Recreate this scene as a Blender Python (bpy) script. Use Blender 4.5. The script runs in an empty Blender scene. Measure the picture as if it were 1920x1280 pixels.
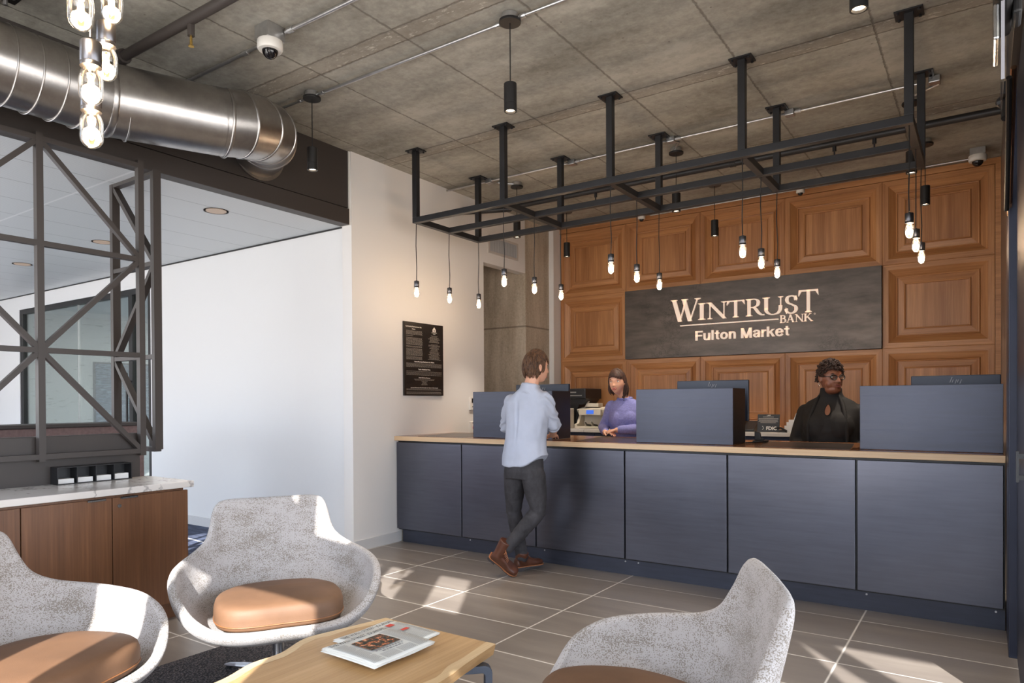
import bpy, bmesh, math, random
import numpy as np
from mathutils import Vector, Matrix, noise
random.seed(7)
S = bpy.context.scene
COL = S.collection
PI = math.pi

# ------------------------------------------------------------------ materials
def srgb(r, g, b):
    f = lambda c: c/12.92 if c <= .04045 else ((c+.055)/1.055)**2.4
    return (f(r/255), f(g/255), f(b/255), 1)

class Nodes:
    def __init__(s, name):
        s.m = bpy.data.materials.new(name); s.m.use_nodes = True
        s.t = s.m.node_tree; s.b = s.t.nodes['Principled BSDF']; s.out = s.t.nodes['Material Output']
    def n(s, typ, **k):
        nd = s.t.nodes.new(typ)
        for a, v in k.items():
            if a == 'i':
                for kk, vv in v.items():
                    if isinstance(vv, bpy.types.NodeSocket): s.t.links.new(vv, nd.inputs[kk])
                    else: nd.inputs[kk].default_value = vv
            else: setattr(nd, a, v)
        return nd
    def link(s, a, b): s.t.links.new(a, b)
    def pos(s, scale=(1, 1, 1), rot=(0, 0, 0), obj=False):
        if obj: src = s.n('ShaderNodeTexCoord').outputs['Object']
        else: src = s.n('ShaderNodeNewGeometry').outputs['Position']
        return s.n('ShaderNodeMapping', i={'Vector': src, 'Scale': scale, 'Rotation': rot}).outputs[0]
    def noise(s, vec, scale, detail=4, rough=.55, out='Fac'):
        return s.n('ShaderNodeTexNoise', i={'Vector': vec, 'Scale': scale, 'Detail': detail, 'Roughness': rough}).outputs[out]
    def ramp(s, fac, stops, interp='LINEAR'):
        r = s.n('ShaderNodeValToRGB', i={'Fac': fac}); e = r.color_ramp; e.interpolation = interp
        while len(e.elements) < len(stops): e.elements.new(.5)
        for el, (p, c) in zip(e.elements, stops):
            el.position = p; el.color = c if hasattr(c, '__len__') else (c, c, c, 1)
        return r.outputs[0]
    def math(s, op, a, b=0., c=0.):
        return s.n('ShaderNodeMath', operation=op, i={0: a, 1: b, 2: c}).outputs[0]
    def mix(s, fac, a, b, mode='MIX'):
        nd = s.n('ShaderNodeMix', data_type='RGBA', blend_type=mode)
        for k, v in ((0, fac), (6, a), (7, b)):
            if isinstance(v, bpy.types.NodeSocket): s.link(v, nd.inputs[k])
            else: nd.inputs[k].default_value = v
        return nd.outputs[2]
    def bump(s, h, strength=.3, dist=.01):
        b = s.n('ShaderNodeBump', i={'Height': h, 'Strength': strength, 'Distance': dist})
        s.link(b.outputs[0], s.b.inputs['Normal'])
    def set(s, **k):
        for a, v in k.items():
            a = {'col': 'Base Color', 'rough': 'Roughness', 'metal': 'Metallic', 'spec': 'Specular IOR Level'}.get(a, a)
            if isinstance(v, bpy.types.NodeSocket): s.link(v, s.b.inputs[a])
            else: s.b.inputs[a].default_value = v
        return s.m

def plain(name, rgb, rough=.5, metal=0., var=.0, vs=8, bump=0, bs=60, **k):
    N = Nodes(name); c = srgb(*rgb)
    if var:
        f = N.noise(N.pos(), vs)
        c2 = tuple(x*(1-var) for x in c[:3])+(1,); c3 = tuple(min(1, x*(1+var)) for x in c[:3])+(1,)
        c = N.ramp(f, [(.3, c2), (.7, c3)])
    if bump: N.bump(N.noise(N.pos(), bs, 2), bump, .004)
    return N.set(col=c, rough=rough, metal=metal, **k)

def wood(name, dark, light, axis='Z', obj=False, rough=.42, plank=0., fine=1.):
    N = Nodes(name)
    sc = {'X': (.55, 9, 9), 'Y': (9, .55, 9), 'Z': (9, 9, .55)}[axis]
    p = N.pos(sc, obj=obj)
    a = N.noise(p, 1.6*fine, 5, .6); b = N.noise(N.pos(tuple(v*9 if v > 1 else v*3 for v in sc), obj=obj), 1.3*fine, 3, .6)
    f = N.math('ADD', N.math('MULTIPLY', a, .6), N.math('MULTIPLY', b, .4))
    if plank:
        w = N.n('ShaderNodeTexWhiteNoise', noise_dimensions='1D')
        sx = N.n('ShaderNodeSeparateXYZ', i={0: N.pos((1/plank,)*3, obj=obj)}).outputs[0 if axis != 'X' else 2]
        N.link(N.math('FLOOR', sx), w.inputs['W'])
        f = N.math('ADD', f, N.math('MULTIPLY', N.math('SUBTRACT', w.outputs[0], .5), .16))
    c = N.ramp(f, [(.32, srgb(*dark)), (.52, srgb(*[(x+y)/2 for x, y in zip(dark, light)])), (.7, srgb(*light))])
    N.bump(b, .12, .002)
    return N.set(col=c, rough=rough)

def emis(name, rgb, st):
    N = Nodes(name); N.set(col=(0, 0, 0, 1)); N.b.inputs['Emission Color'].default_value = srgb(*rgb); N.b.inputs['Emission Strength'].default_value = st
    return N.m

def glass(name, tint=(1, 1, 1), refl=.1, rough=0.):
    N = Nodes(name); t = N.n('ShaderNodeBsdfTransparent', i={0: (*tint, 1)}); g = N.n('ShaderNodeBsdfGlossy', i={'Roughness': rough, 'Color': (1, 1, 1, 1)})
    fr = N.n('ShaderNodeLayerWeight', i={'Blend': .35}).outputs['Fresnel']
    mx = N.n('ShaderNodeMixShader', i={0: N.math('ADD', N.math('MULTIPLY', fr, .45), refl), 1: t.outputs[0], 2: g.outputs[0]})
    N.link(mx.outputs[0], N.out.inputs[0]); return N.m

MT = {}
MT['oak'] = wood('oak_panel_vertical', (148, 96, 56), (206, 150, 98), 'Z', plank=.13)
MT['oak_h'] = wood('oak_panel_horizontal', (150, 98, 58), (208, 152, 100), 'X')
MT['oak_bead'] = wood('oak_bead', (138, 84, 44), (196, 132, 78), 'X', rough=.32)
MT['cab'] = wood('walnut_veneer', (96, 62, 38), (136, 92, 60), 'Z')
MT['top_oak'] = wood('worktop_oak', (196, 162, 124), (232, 202, 164), 'X', rough=.35)
MT['top_oak_s'] = wood('worktop_oak_surface', (110, 72, 48), (160, 112, 78), 'X', rough=.18)
MT['table'] = wood('live_edge_oak', (172, 134, 88), (210, 174, 128), 'Y', rough=.38, fine=.8)
MT['sapwood'] = wood('live_edge_sapwood', (200, 168, 124), (226, 200, 158), 'Y', rough=.4)
MT['black'] = plain('black_metal', (34, 33, 33), .45, .3)
MT['rack'] = plain('rack_steel', (52, 52, 54), .42, .55, var=.15, vs=5)
MT['blackp'] = plain('black_plastic', (26, 26, 28), .4)
MT['dkbrown'] = plain('bronze_paint', (62, 56, 53), .5, .0)
MT['soffit'] = plain('soffit_paint', (56, 50, 47), .5, .0)
MT['navy'] = plain('navy_steel', (46, 50, 66), .38, .4, var=.12, vs=3)
MT['white'] = plain('white_paint', (226, 226, 226), .75, bump=.05, bs=200)
MT['warmwhite'] = plain('warm_white_paint', (226, 223, 220), .75, bump=.05, bs=200)
MT['base'] = plain('baseboard_paint', (205, 204, 204), .5)
MT['plastic'] = plain('white_plastic', (225, 222, 216), .35)
MT['beige'] = plain('beige_plastic', (205, 196, 180), .4)
MT['chrome'] = plain('chrome', (205, 208, 212), .18, 1.)
MT['conduit'] = plain('galvanised_conduit', (190, 190, 190), .3, .9, var=.1, vs=20)
MT['leather'] = plain('tan_leather', (114, 83, 60), .62, var=.12, vs=6, bump=.12, bs=260)
MT['paper'] = plain('white_paper', (236, 236, 234), .8)
MT['carpet'] = None
MT['skin'] = plain('skin_light', (222, 168, 140), .5, **{'Subsurface Weight': .08, 'Subsurface Radius': (.02, .008, .004)})
MT['skin2'] = plain('skin_dark', (128, 80, 58), .42)
MT['lip'] = plain('lips', (176, 88, 84), .4)
MT['lip2'] = plain('lips_dark', (120, 62, 58), .35)
MT['eye'] = plain('eye_white', (232, 228, 222), .25)
MT['iris'] = plain('iris_dark', (34, 22, 16), .15)
MT['brow'] = plain('brow_dark', (40, 26, 20), .7)
MT['bulbglass'] = glass('bulb_glass', (1, .97, .92), .05)
MT['glass'] = glass('partition_glass', (.90, .95, .94), .02)
MT['acrylic'] = glass('clear_acrylic', (.9, .93, .95), .12)
MT['filament'] = emis('glowing_filament', (255, 200, 140), 24)
MT['lens'] = emis('spot_lens_glow', (255, 226, 190), 14)
MT['downlens'] = emis('downlight_glow', (255, 222, 196), .35)
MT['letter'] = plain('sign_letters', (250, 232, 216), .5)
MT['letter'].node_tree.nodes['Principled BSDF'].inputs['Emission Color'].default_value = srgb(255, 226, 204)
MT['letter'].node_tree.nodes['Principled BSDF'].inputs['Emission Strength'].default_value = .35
MT['redled'] = emis('red_led', (255, 40, 50), 3)
MT['screen'] = emis('lcd_blue', (70, 120, 235), 1.0)
MT['gold'] = plain('gold_metal', (226, 190, 110), .25, 1.)
MT['nail'] = plain('coral_nail_polish', (232, 100, 96), .3)
MT['ink'] = plain('printed_ink', (52, 52, 54), .8)
MT['grayink'] = plain('printed_text_grey', (150, 150, 150), .8)
MT['signtext'] = plain('white_print', (226, 222, 214), .6)
MT['signgrey'] = plain('grey_print', (134, 128, 120), .7)
MT['inlay'] = plain('dark_inlay', (58, 50, 46), .3, var=.1)
MT['desk'] = plain('divider_fabric', (120, 98, 94), .8, var=.15, vs=40)
MT['blueart'] = None

def m_panelsteel(nm, ca, cb, mt):
    N = Nodes(nm)
    a = N.noise(N.pos((1, 1, 14)), 3, 5, .6); b = N.noise(N.pos(), 1.4, 4, .6)
    c = N.ramp(N.math('ADD', N.math('MULTIPLY', a, .5), N.math('MULTIPLY', b, .5)), [(.25, srgb(*ca)), (.75, srgb(*cb))])
    r = N.ramp(a, [(.3, .30), (.7, .36)])
    return N.set(col=c, rough=r, metal=mt)
MT['zinc'] = m_panelsteel('blue_black_zinc', (88, 89, 98), (106, 108, 119), .85)
MT['zincbox'] = m_panelsteel('dark_blue_zinc', (58, 60, 70), (74, 78, 92), .5)
def m_signplate():
    N = Nodes('patinated_zinc_sign')
    b = N.noise(N.pos((1, 1, 4)), 2.5, 6, .6)
    w = N.noise(N.pos(), 9, 8, .75)
    blot = N.ramp(N.noise(N.pos(), 1.7, 3), [(.5, 0.), (.62, 1.)])
    vein = N.ramp(w, [(.47, 0.), (.5, 1.), (.53, 0.)])
    c = N.ramp(b, [(.3, srgb(66, 60, 56)), (.7, srgb(98, 90, 84))])
    c = N.mix(N.math('MULTIPLY', N.math('MULTIPLY', vein, blot), .6), c, srgb(36, 32, 30))
    return N.set(col=c, rough=.38, metal=.45)
MT['signplate'] = m_signplate()

def m_ceiling():
    N = Nodes('cast_concrete_ceiling')
    P = N.pos(); sep = N.n('ShaderNodeSeparateXYZ', i={0: P}); x, y = sep.outputs[0], sep.outputs[1]
    big = N.noise(N.pos((.6, 1.5, 1)), 1.6, 8, .62); small = N.noise(P, 22, 5, .65)
    f = N.math('ADD', N.math('MULTIPLY', big, .7), N.math('MULTIPLY', small, .3))
    c = N.ramp(f, [(.36, srgb(122, 119, 111)), (.5, srgb(154, 151, 142)), (.62, srgb(178, 175, 165))])
    pits = N.ramp(N.n('ShaderNodeTexVoronoi', i={'Vector': P, 'Scale': 7., 'Randomness': 1.}).outputs['Distance'], [(.03, 1.), (.06, 0.)])
    c = N.mix(N.math('MULTIPLY', pits, .55), c, srgb(70, 60, 52))
    # board joints every 0.82 m (running in y) with a little wobble
    wob = N.math('MULTIPLY', N.math('SUBTRACT', N.noise(P, 30, 2), .5), .02)
    xx = N.math('ADD', N.math('ADD', x, 20*.8165+.565), wob)
    fr = N.math('ABSOLUTE', N.math('SUBTRACT', N.math('MODULO', N.math('DIVIDE', xx, .8165), 1.), .5))
    j1 = N.ramp(N.math('SUBTRACT', .5, fr), [(.0, 1.), (.004, 1.), (.011, 0.)])
    # poured strips running in x every 1.63 m
    yy = N.math('ADD', N.math('ADD', y, 8.15-3.19+.0), N.math('MULTIPLY', wob, 1.))
    fy = N.math('MULTIPLY', N.math('ABSOLUTE', N.math('SUBTRACT', N.math('MODULO', N.math('ADD', N.math('DIVIDE', yy, 1.63), .5), 1.), .5)), 1.63)
    band = N.ramp(fy, [(.068, 1.), (.074, 0.)]); edge = N.math('MULTIPLY', N.ramp(fy, [(.062, 0.), (.07, 1.)]), N.ramp(fy, [(.074, 1.), (.084, 0.)]))
    lime = N.ramp(N.noise(N.pos((1, 3, 1)), 9, 6, .8), [(.56, 0.), (.62, 1.)])
    c = N.mix(N.math('MULTIPLY', band, .35), c, srgb(128, 116, 102))
    c = N.mix(N.math('MULTIPLY', N.math('MULTIPLY', band, lime), .8), c, srgb(206, 200, 190))
    c = N.mix(N.math('MULTIPLY', edge, .55), c, srgb(84, 74, 66))
    c = N.mix(N.math('MULTIPLY', j1, .6), c, srgb(88, 80, 72))
    h = N.math('SUBTRACT', N.math('MULTIPLY', small, .35), N.math('MAXIMUM', j1, edge))
    N.bump(h, .5, .008)
    return N.set(col=c, rough=.82)
MT['ceiling'] = m_ceiling()
def m_concrete():
    N = Nodes('cast_concrete_column'); P = N.pos()
    big = N.noise(N.pos((3, 3, .5)), 2.2, 6, .6); small = N.noise(P, 40, 4, .6)
    c = N.ramp(N.math('ADD', N.math('MULTIPLY', big, .65), N.math('MULTIPLY', small, .35)), [(.34, srgb(160, 146, 128)), (.66, srgb(206, 194, 176))])
    pits = N.ramp(N.n('ShaderNodeTexVoronoi', i={'Vector': P, 'Scale': 17., 'Randomness': 1.}).outputs['Distance'], [(.05, 1.), (.1, 0.)])
    c = N.mix(N.math('MULTIPLY', pits, .6), c, srgb(66, 56, 48))
    z = N.n('ShaderNodeSeparateXYZ', i={0: P}).outputs[2]
    j = N.ramp(N.math('ABSOLUTE', N.math('SUBTRACT', z, 2.32)), [(.006, 1.), (.014, 0.)])
    c = N.mix(N.math('MULTIPLY', j, .6), c, srgb(80, 70, 60))
    N.bump(N.math('SUBTRACT', small, pits), .4, .006)
    return N.set(col=c, rough=.8)
MT['concrete'] = m_concrete()
def m_floor():
    N = Nodes('porcelain_floor_tile'); P = N.pos(); sep = N.n('ShaderNodeSeparateXYZ', i={0: P}); x, y = sep.outputs[0], sep.outputs[1]
    def line(v, off, per, w):
        fr = N.math('ABSOLUTE', N.math('SUBTRACT', N.math('MODULO', N.math('DIVIDE', N.math('ADD', v, off+per*40.5), per), 1.), .5))
        return N.ramp(N.math('MULTIPLY', fr, per), [(w, 1.), (w*1.5, 0.)])
    g = N.math('MAXIMUM', line(x, .642, .8225, .0032), line(y, -4.752, .4165, .003))
    st = N.noise(N.pos((.35, 2.2, 1), (0, 0, .15)), 3.2, 6, .6)
    tid = N.n('ShaderNodeCombineXYZ', i={0: N.math('FLOOR', N.math('DIVIDE', N.math('ADD', x, .642), .8225)), 1: N.math('FLOOR', N.math('DIVIDE', N.math('ADD', y, -4.752), .4165))})
    wn = N.n('ShaderNodeTexWhiteNoise', i={0: tid.outputs[0]}).outputs[0]
    f = N.math('ADD', st, N.math('MULTIPLY', N.math('SUBTRACT', wn, .5), .12))
    c = N.ramp(f, [(.25, srgb(118, 109, 102)), (.5, srgb(128, 119, 111)), (.75, srgb(144, 135, 126))])
    c = N.mix(g, c, srgb(232, 226, 218))
    N.bump(N.math('SUBTRACT', 0., g), .3, .002)
    r = N.ramp(st, [(.3, .29), (.7, .33)])
    return N.set(col=c, rough=r, spec=.45)
MT['floor'] = m_floor()
def m_carpet():
    N = Nodes('streaked_blue_grey_carpet'); P = N.pos()
    s1 = N.noise(N.pos((1, 9, 1)), 3, 6, .7); s2 = N.noise(P, 160, 2)
    c = N.ramp(N.math('ADD', N.math('MULTIPLY', s1, .8), N.math('MULTIPLY', s2, .2)), [(.38, srgb(34, 40, 60)), (.6, srgb(86, 96, 122)), (.75, srgb(130, 138, 160))])
    y = N.n('ShaderNodeSeparateXYZ', i={0: N.pos((1, 1, 1), (0, 0, .1))}).outputs[1]
    fr = N.math('ABSOLUTE', N.math('SUBTRACT', N.math('MODULO', N.math('DIVIDE', N.math('ADD', y, 20.), .62), 1.), .5))
    c = N.mix(N.ramp(fr, [(.016, 1.), (.022, 0.)]), c, srgb(225, 228, 235))  # pale stripes painted in for sun streaks on the carpet
    N.bump(s2, .5, .004)
    return N.set(col=c, rough=.95)
MT['carpet'] = m_carpet()
def m_rug():
    N = Nodes('charcoal_boucle_rug'); P = N.pos()
    v = N.n('ShaderNodeTexVoronoi', i={'Vector': N.pos((1, 1, 1)), 'Scale': 95.}); d = v.outputs['Distance']
    w = N.noise(P, 120, 3)
    c = N.ramp(N.math('ADD', N.math('MULTIPLY', d, .6), N.math('MULTIPLY', w, .5)), [(.3, srgb(112, 102, 98)), (.5, srgb(68, 64, 66)), (.7, srgb(34, 33, 38))])
    N.bump(N.math('SUBTRACT', 0., d), 1., .01)
    return N.set(col=c, rough=.95)
MT['rug'] = m_rug()
def m_fabric():
    N = Nodes('speckled_grey_upholstery'); P = N.pos((1, 1, 1), obj=True)
    sp = N.noise(N.pos((1, 1, 1.5), obj=True), 190, 2, .5); cl = N.noise(N.pos((1, 1, 2.2), obj=True), 5., 5, .7)
    t = N.math('ADD', N.math('MULTIPLY', sp, .75), N.math('MULTIPLY', cl, .5))
    k = N.ramp(t, [(.655, 0.), (.675, 1.)])
    c = N.mix(k, srgb(176, 171, 169), srgb(134, 126, 117))
    N.bump(N.noise(P, 420, 1), .35, .003)
    return N.set(col=c, rough=.92, **{'Sheen Weight': .15})
MT['fabric'] = m_fabric()
def m_galv():
    N = Nodes('galvanised_duct'); P = N.pos()
    c = N.ramp(N.noise(P, 14, 5, .7), [(.3, srgb(158, 154, 151)), (.7, srgb(174, 171, 168))])
    return N.set(col=c, rough=.3, metal=1.)
MT['galv'] = m_galv()
def m_perf():
    N = Nodes('perforated_metal_ceiling')
    P = N.pos(); v = N.n('ShaderNodeTexVoronoi', i={'Vector': P, 'Scale': 55., 'Randomness': 0.}).outputs['Distance']
    hole = N.ramp(v, [(.2, 1.), (.3, 0.)])
    x = N.n('ShaderNodeSeparateXYZ', i={0: P}).outputs[0]; y = N.n('ShaderNodeSeparateXYZ', i={0: P}).outputs[1]
    fr = N.math('ABSOLUTE', N.math('SUBTRACT', N.math('MODULO', N.math('DIVIDE', N.math('ADD', x, 30.), .52), 1.), .5))
    j = N.ramp(fr, [(.005, 1.), (.01, 0.)])
    jy = N.ramp(N.math('ABSOLUTE', N.math('SUBTRACT', y, 2.516)), [(.006, 1.), (.012, 0.)])
    c = N.mix(N.math('MULTIPLY', hole, .3), srgb(200, 204, 206), srgb(110, 114, 118))
    c = N.mix(N.math('MULTIPLY', j, .65), c, srgb(80, 84, 88))
    c = N.mix(jy, c, srgb(222, 224, 226))
    return N.set(col=c, rough=.42, metal=.15)
MT['perf'] = m_perf()
def m_quartz():
    N = Nodes('veined_white_quartz'); P = N.pos()
    w = N.noise(P, 2.2, 5, .6); v = N.ramp(w, [(.485, 0.), (.5, 1.), (.515, 0.)])
    c = N.mix(N.math('MULTIPLY', v, .7), srgb(222, 216, 210), srgb(134, 128, 126))
    return N.set(col=c, rough=.2)
MT['quartz'] = m_quartz()
def m_wallpaper():
    N = Nodes('textured_grey_wallpaper'); n = N.noise(N.pos((1.2, 1, 5)), 6, 3, .6)
    return N.set(col=N.mix(N.ramp(n, [(.62, 0.), (.66, 1.)]), srgb(198, 202, 200), srgb(160, 164, 162)), rough=.85)
MT['wallpaper'] = m_wallpaper()
def m_art():
    N = Nodes('blue_grey_abstract_print'); n = N.noise(N.pos((2, 1, 7)), 8, 3, .7)
    return N.set(col=N.ramp(n, [(.35, srgb(40, 60, 80)), (.55, srgb(104, 128, 146)), (.7, srgb(150, 170, 182))], 'CONSTANT'), rough=.6)
MT['blueart'] = m_art()
def m_photo():
    N = Nodes('newspaper_photograph'); P = N.pos((1, 1, 1))
    n = N.noise(P, 45, 5, .7)
    return N.set(col=N.ramp(n, [(.38, srgb(36, 44, 40)), (.5, srgb(70, 66, 54)), (.57, srgb(206, 110, 60)), (.66, srgb(250, 226, 190))]), rough=.7)
MT['photo'] = m_photo()
def m_jeans():
    N = Nodes('charcoal_denim'); n = N.noise(N.pos((1, 1, .6)), 16, 5, .7); f = N.noise(N.pos(), 300, 1)
    N.bump(f, .2, .002)
    return N.set(col=N.ramp(n, [(.32, srgb(40, 39, 42)), (.72, srgb(66, 64, 68))]), rough=.85)
MT['jeans'] = m_jeans()
MT['shirt'] = plain('pale_blue_chambray', (180, 186, 202), .85, var=.05, vs=9, bump=.15, bs=350)
MT['sweater'] = plain('periwinkle_knit', (134, 136, 196), .9, var=.12, vs=70, bump=.6, bs=170)
MT['blackknit'] = plain('black_knit', (24, 21, 20), .8, var=.1, vs=30, bump=.2, bs=220)
MT['boot'] = plain('brown_boot_leather', (84, 48, 33), .4, var=.3, vs=18, bump=.15, bs=60)
MT['sole'] = plain('boot_sole', (64, 60, 62), .7)
MT['welt'] = plain('boot_welt', (168, 108, 70), .6)
def m_hair(name, a, b):
    N = Nodes(name); n = N.noise(N.pos((1, 1, .4)), 90, 3, .6)
    return N.set(col=N.ramp(n, [(.35, srgb(*a)), (.65, srgb(*b))]), rough=.6)
MT['hair_m'] = m_hair('brown_hair', (58, 38, 26), (112, 78, 52))
MT['hair_w'] = m_hair('dark_brown_hair', (34, 20, 15), (82, 50, 36))
MT['hair_c'] = m_hair('dark_curly_hair', (20, 12, 9), (62, 34, 21))

# ------------------------------------------------------------------ mesh helpers
class MB:
    def __init__(s): s.v = []; s.f = []; s.mi = []; s.cur = 0
    def add(s, vs, fs):
        o = len(s.v); s.v += [tuple(p) for p in vs]; s.f += [tuple(i+o for i in f) for f in fs]; s.mi += [s.cur]*len(fs); return s
    def box(s, x0, x1, y0, y1, z0, z1):
        vs = [(x, y, z) for z in (z0, z1) for y in (y0, y1) for x in (x0, x1)]
        return s.add(vs, [(0, 2, 3, 1), (4, 5, 7, 6), (0, 1, 5, 4), (2, 6, 7, 3), (0, 4, 6, 2), (1, 3, 7, 5)])
    def prism(s, poly, d):      # poly: 3D points (planar), d: extrusion vector
        n = len(poly); d = Vector(d); p = [Vector(q) for q in poly]
        return s.add([*p, *[q+d for q in p]], [tuple(range(n)), tuple(range(2*n-1, n-1, -1))]+[(i, i+n, (i+1) % n+n, (i+1) % n) for i in range(n)])
    def tube(s, pts, rs, n=12, caps=True, round_=False):
        pts = [Vector(p) for p in pts]
        if not hasattr(rs, '__len__'): rs = [rs]*len(pts)
        rs = list(rs)
        if round_:
            d0 = (pts[0]-pts[1]).normalized(); d1 = (pts[-1]-pts[-2]).normalized(); r0, r1 = rs[0], rs[-1]
            a = [(.98, .2), (.86, .55), (.5, .86)]
            pts = [pts[0]+d0*r0*h for h, _ in a]+pts+[pts[-1]+d1*r1*h for h, _ in reversed(a)]
            rs = [r0*k for _, k in a]+rs+[r1*k for _, k in reversed(a)]
        vs = []; u = None
        for i, p in enumerate(pts):
            t = (pts[min(i+1, len(pts)-1)]-pts[max(i-1, 0)]).normalized()
            if u is None: u = t.orthogonal().normalized()
            else:
                u = (u-t*u.dot(t))
                u = u.normalized() if u.length > 1e-6 else t.orthogonal().normalized()
            w = t.cross(u)
            vs += [p+(u*math.cos(2*PI*k/n)+w*math.sin(2*PI*k/n))*rs[i] for k in range(n)]
        m = len(pts); fs = [(i*n+k, i*n+(k+1) % n, (i+1)*n+(k+1) % n, (i+1)*n+k) for i in range(m-1) for k in range(n)]
        if caps: fs += [tuple(range(n-1, -1, -1)), tuple(range((m-1)*n, m*n))]
        return s.add(vs, fs)
    def cyl(s, a, b, r, n=24, r2=None): return s.tube([a, b], [r, r if r2 is None else r2], n)
    def lathe(s, c, prof, n=24, axis=None):      # prof: (radius, height) about z through c
        c = Vector(c); vs = []; Q = Vector((0, 0, 1)).rotation_difference(Vector(axis)) if axis else None
        for r, h in prof:
            for k in range(n):
                q = Vector((r*math.cos(2*PI*k/n), r*math.sin(2*PI*k/n), h))
                vs.append(c+(Q @ q if Q else q))
        m = len(prof); fs = [(i*n+k, i*n+(k+1) % n, (i+1)*n+(k+1) % n, (i+1)*n+k) for i in range(m-1) for k in range(n)]
        fs += [tuple(range(n-1, -1, -1)), tuple(range((m-1)*n, m*n))]
        return s.add(vs, fs)
    def ell(s, c, r, n=16, rot=None):
        vs = []; c = Vector(c)
        m = n//2+1
        for i in range(m+1):
            th = PI*i/m
            for k in range(n):
                q = Vector((r[0]*math.sin(th)*math.cos(2*PI*k/n), r[1]*math.sin(th)*math.sin(2*PI*k/n), -r[2]*math.cos(th)))
                vs.append(c+(rot @ q if rot else q))
        return s.add(vs, [(i*n+k, i*n+(k+1) % n, (i+1)*n+(k+1) % n, (i+1)*n+k) for i in range(m) for k in range(n)])
    def loft(s, rings, n=28, p=2.):    # rings: (centre, U half axis, V half axis)
        vs = []
        for c, U, V in rings:
            c, U, V = Vector(c), Vector(U), Vector(V)
            for k in range(n):
                a = 2*PI*k/n; ca, sa = math.cos(a), math.sin(a)
                vs.append(c+U*(abs(ca)**(2/p)*(1 if ca > 0 else -1))+V*(abs(sa)**(2/p)*(1 if sa > 0 else -1)))
        m = len(rings); fs = [(i*n+k, i*n+(k+1) % n, (i+1)*n+(k+1) % n, (i+1)*n+k) for i in range(m-1) for k in range(n)]
        fs += [tuple(range(n-1, -1, -1)), tuple(range((m-1)*n, m*n))]
        return s.add(vs, fs)
    def build(s, name, mats, parent=None, smooth=False, bevel=0, sub=0, solid=0, local=False, fix=True, angle=None):
        me = bpy.data.meshes.new(name)
        off = Vector(parent.matrix_world_loc) if False else Vector((0, 0, 0))
        if parent is not None and not local:
            p = parent
            while p is not None: off += Vector(p.location); p = p.parent
        me.from_pydata([tuple(Vector(q)-off) for q in s.v], [], s.f)
        if fix:
            b = bmesh.new(); b.from_mesh(me); bmesh.ops.remove_doubles(b, verts=b.verts, dist=1e-6) if s.cur == 0 and not smooth is None else None
            bmesh.ops.recalc_face_normals(b, faces=b.faces); b.to_mesh(me); b.free()
        if not hasattr(mats, '__len__'): mats = [mats]
        for m in mats: me.materials.append(m)
        if len(mats) > 1 and len(me.polygons) == len(s.mi): me.polygons.foreach_set('material_index', s.mi)
        if smooth: me.polygons.foreach_set('use_smooth', [True]*len(me.polygons))
        o = bpy.data.objects.new(name, me); COL.objects.link(o); o.parent = parent
        if solid: md = o.modifiers.new('s', 'SOLIDIFY'); md.thickness = solid; md.offset = 1
        if bevel: md = o.modifiers.new('b', 'BEVEL'); md.width = bevel; md.segments = 2; md.limit_method = 'ANGLE'; md.angle_limit = math.radians(40)
        if sub: md = o.modifiers.new('u', 'SUBSURF'); md.levels = sub; md.render_levels = sub
        if angle and smooth: me.shade_flat(); me.polygons.foreach_set('use_smooth', [True]*len(me.polygons)); me.set_sharp_from_angle(angle=math.radians(angle))
        return o

def thing(name, label, cat, loc=(0, 0, 0), rz=0, group=None):
    o = bpy.data.objects.new(name, None); COL.objects.link(o); o.empty_display_size = .1
    o.location = loc; o.rotation_euler = (0, 0, rz)
    return tag(o, label, cat, group)
def tag(o, label, cat, group=None, kind=None):
    o['label'] = label; o['category'] = cat
    if group: o['group'] = group
    if kind: o['kind'] = kind
    return o
def struct(name, mb, m, **k):
    o = mb.build(name, m, **k); o['kind'] = 'structure'; return o
def copy_tree(o, parent=None):
    c = o.copy(); COL.objects.link(c); c.parent = parent
    for ch in list(o.children): copy_tree(ch, c)
    return c

def text_part(mb, s, size, origin, ux, uz, depth=0., bold=0., align='LEFT', squeeze=1.):
    cu = bpy.data.curves.new('t', 'FONT'); cu.body = s; cu.size = 1; cu.offset = bold; cu.extrude = .0; cu.align_x = align
    cu.resolution_u = 3
    o = bpy.data.objects.new('t', cu); COL.objects.link(o)
    me = bpy.data.meshes.new_from_object(o); bpy.data.objects.remove(o); bpy.data.curves.remove(cu)
    ux, uz, origin = Vector(ux).normalized(), Vector(uz).normalized(), Vector(origin); nrm = ux.cross(uz)
    vs = [origin+ux*(v.co.x*size*squeeze)+uz*(v.co.y*size) for v in me.vertices]; fs = [tuple(p.vertices) for p in me.polygons]
    ed = [tuple(sorted(e)) for e in me.edge_keys]
    mb.add([q+nrm*depth for q in vs], fs)
    if depth > 1e-4:
        cnt = {}
        for f in fs:
            for a, b in zip(f, f[1:]+f[:1]): cnt[tuple(sorted((a, b)))] = cnt.get(tuple(sorted((a, b))), 0)+1
        n = len(vs); rim = [e for e, c in cnt.items() if c == 1]
        mb.add([*vs, *[q+nrm*depth for q in vs]], [(a, b, b+n, a+n) for a, b in rim])
    w = max((v.co.x for v in me.vertices), default=0)*size*squeeze
    bpy.data.meshes.remove(me); return w
WORLD, SUN, SPOT, BULB, EXPO = 7.2, 15.5, 160., 4., -0.03
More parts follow.
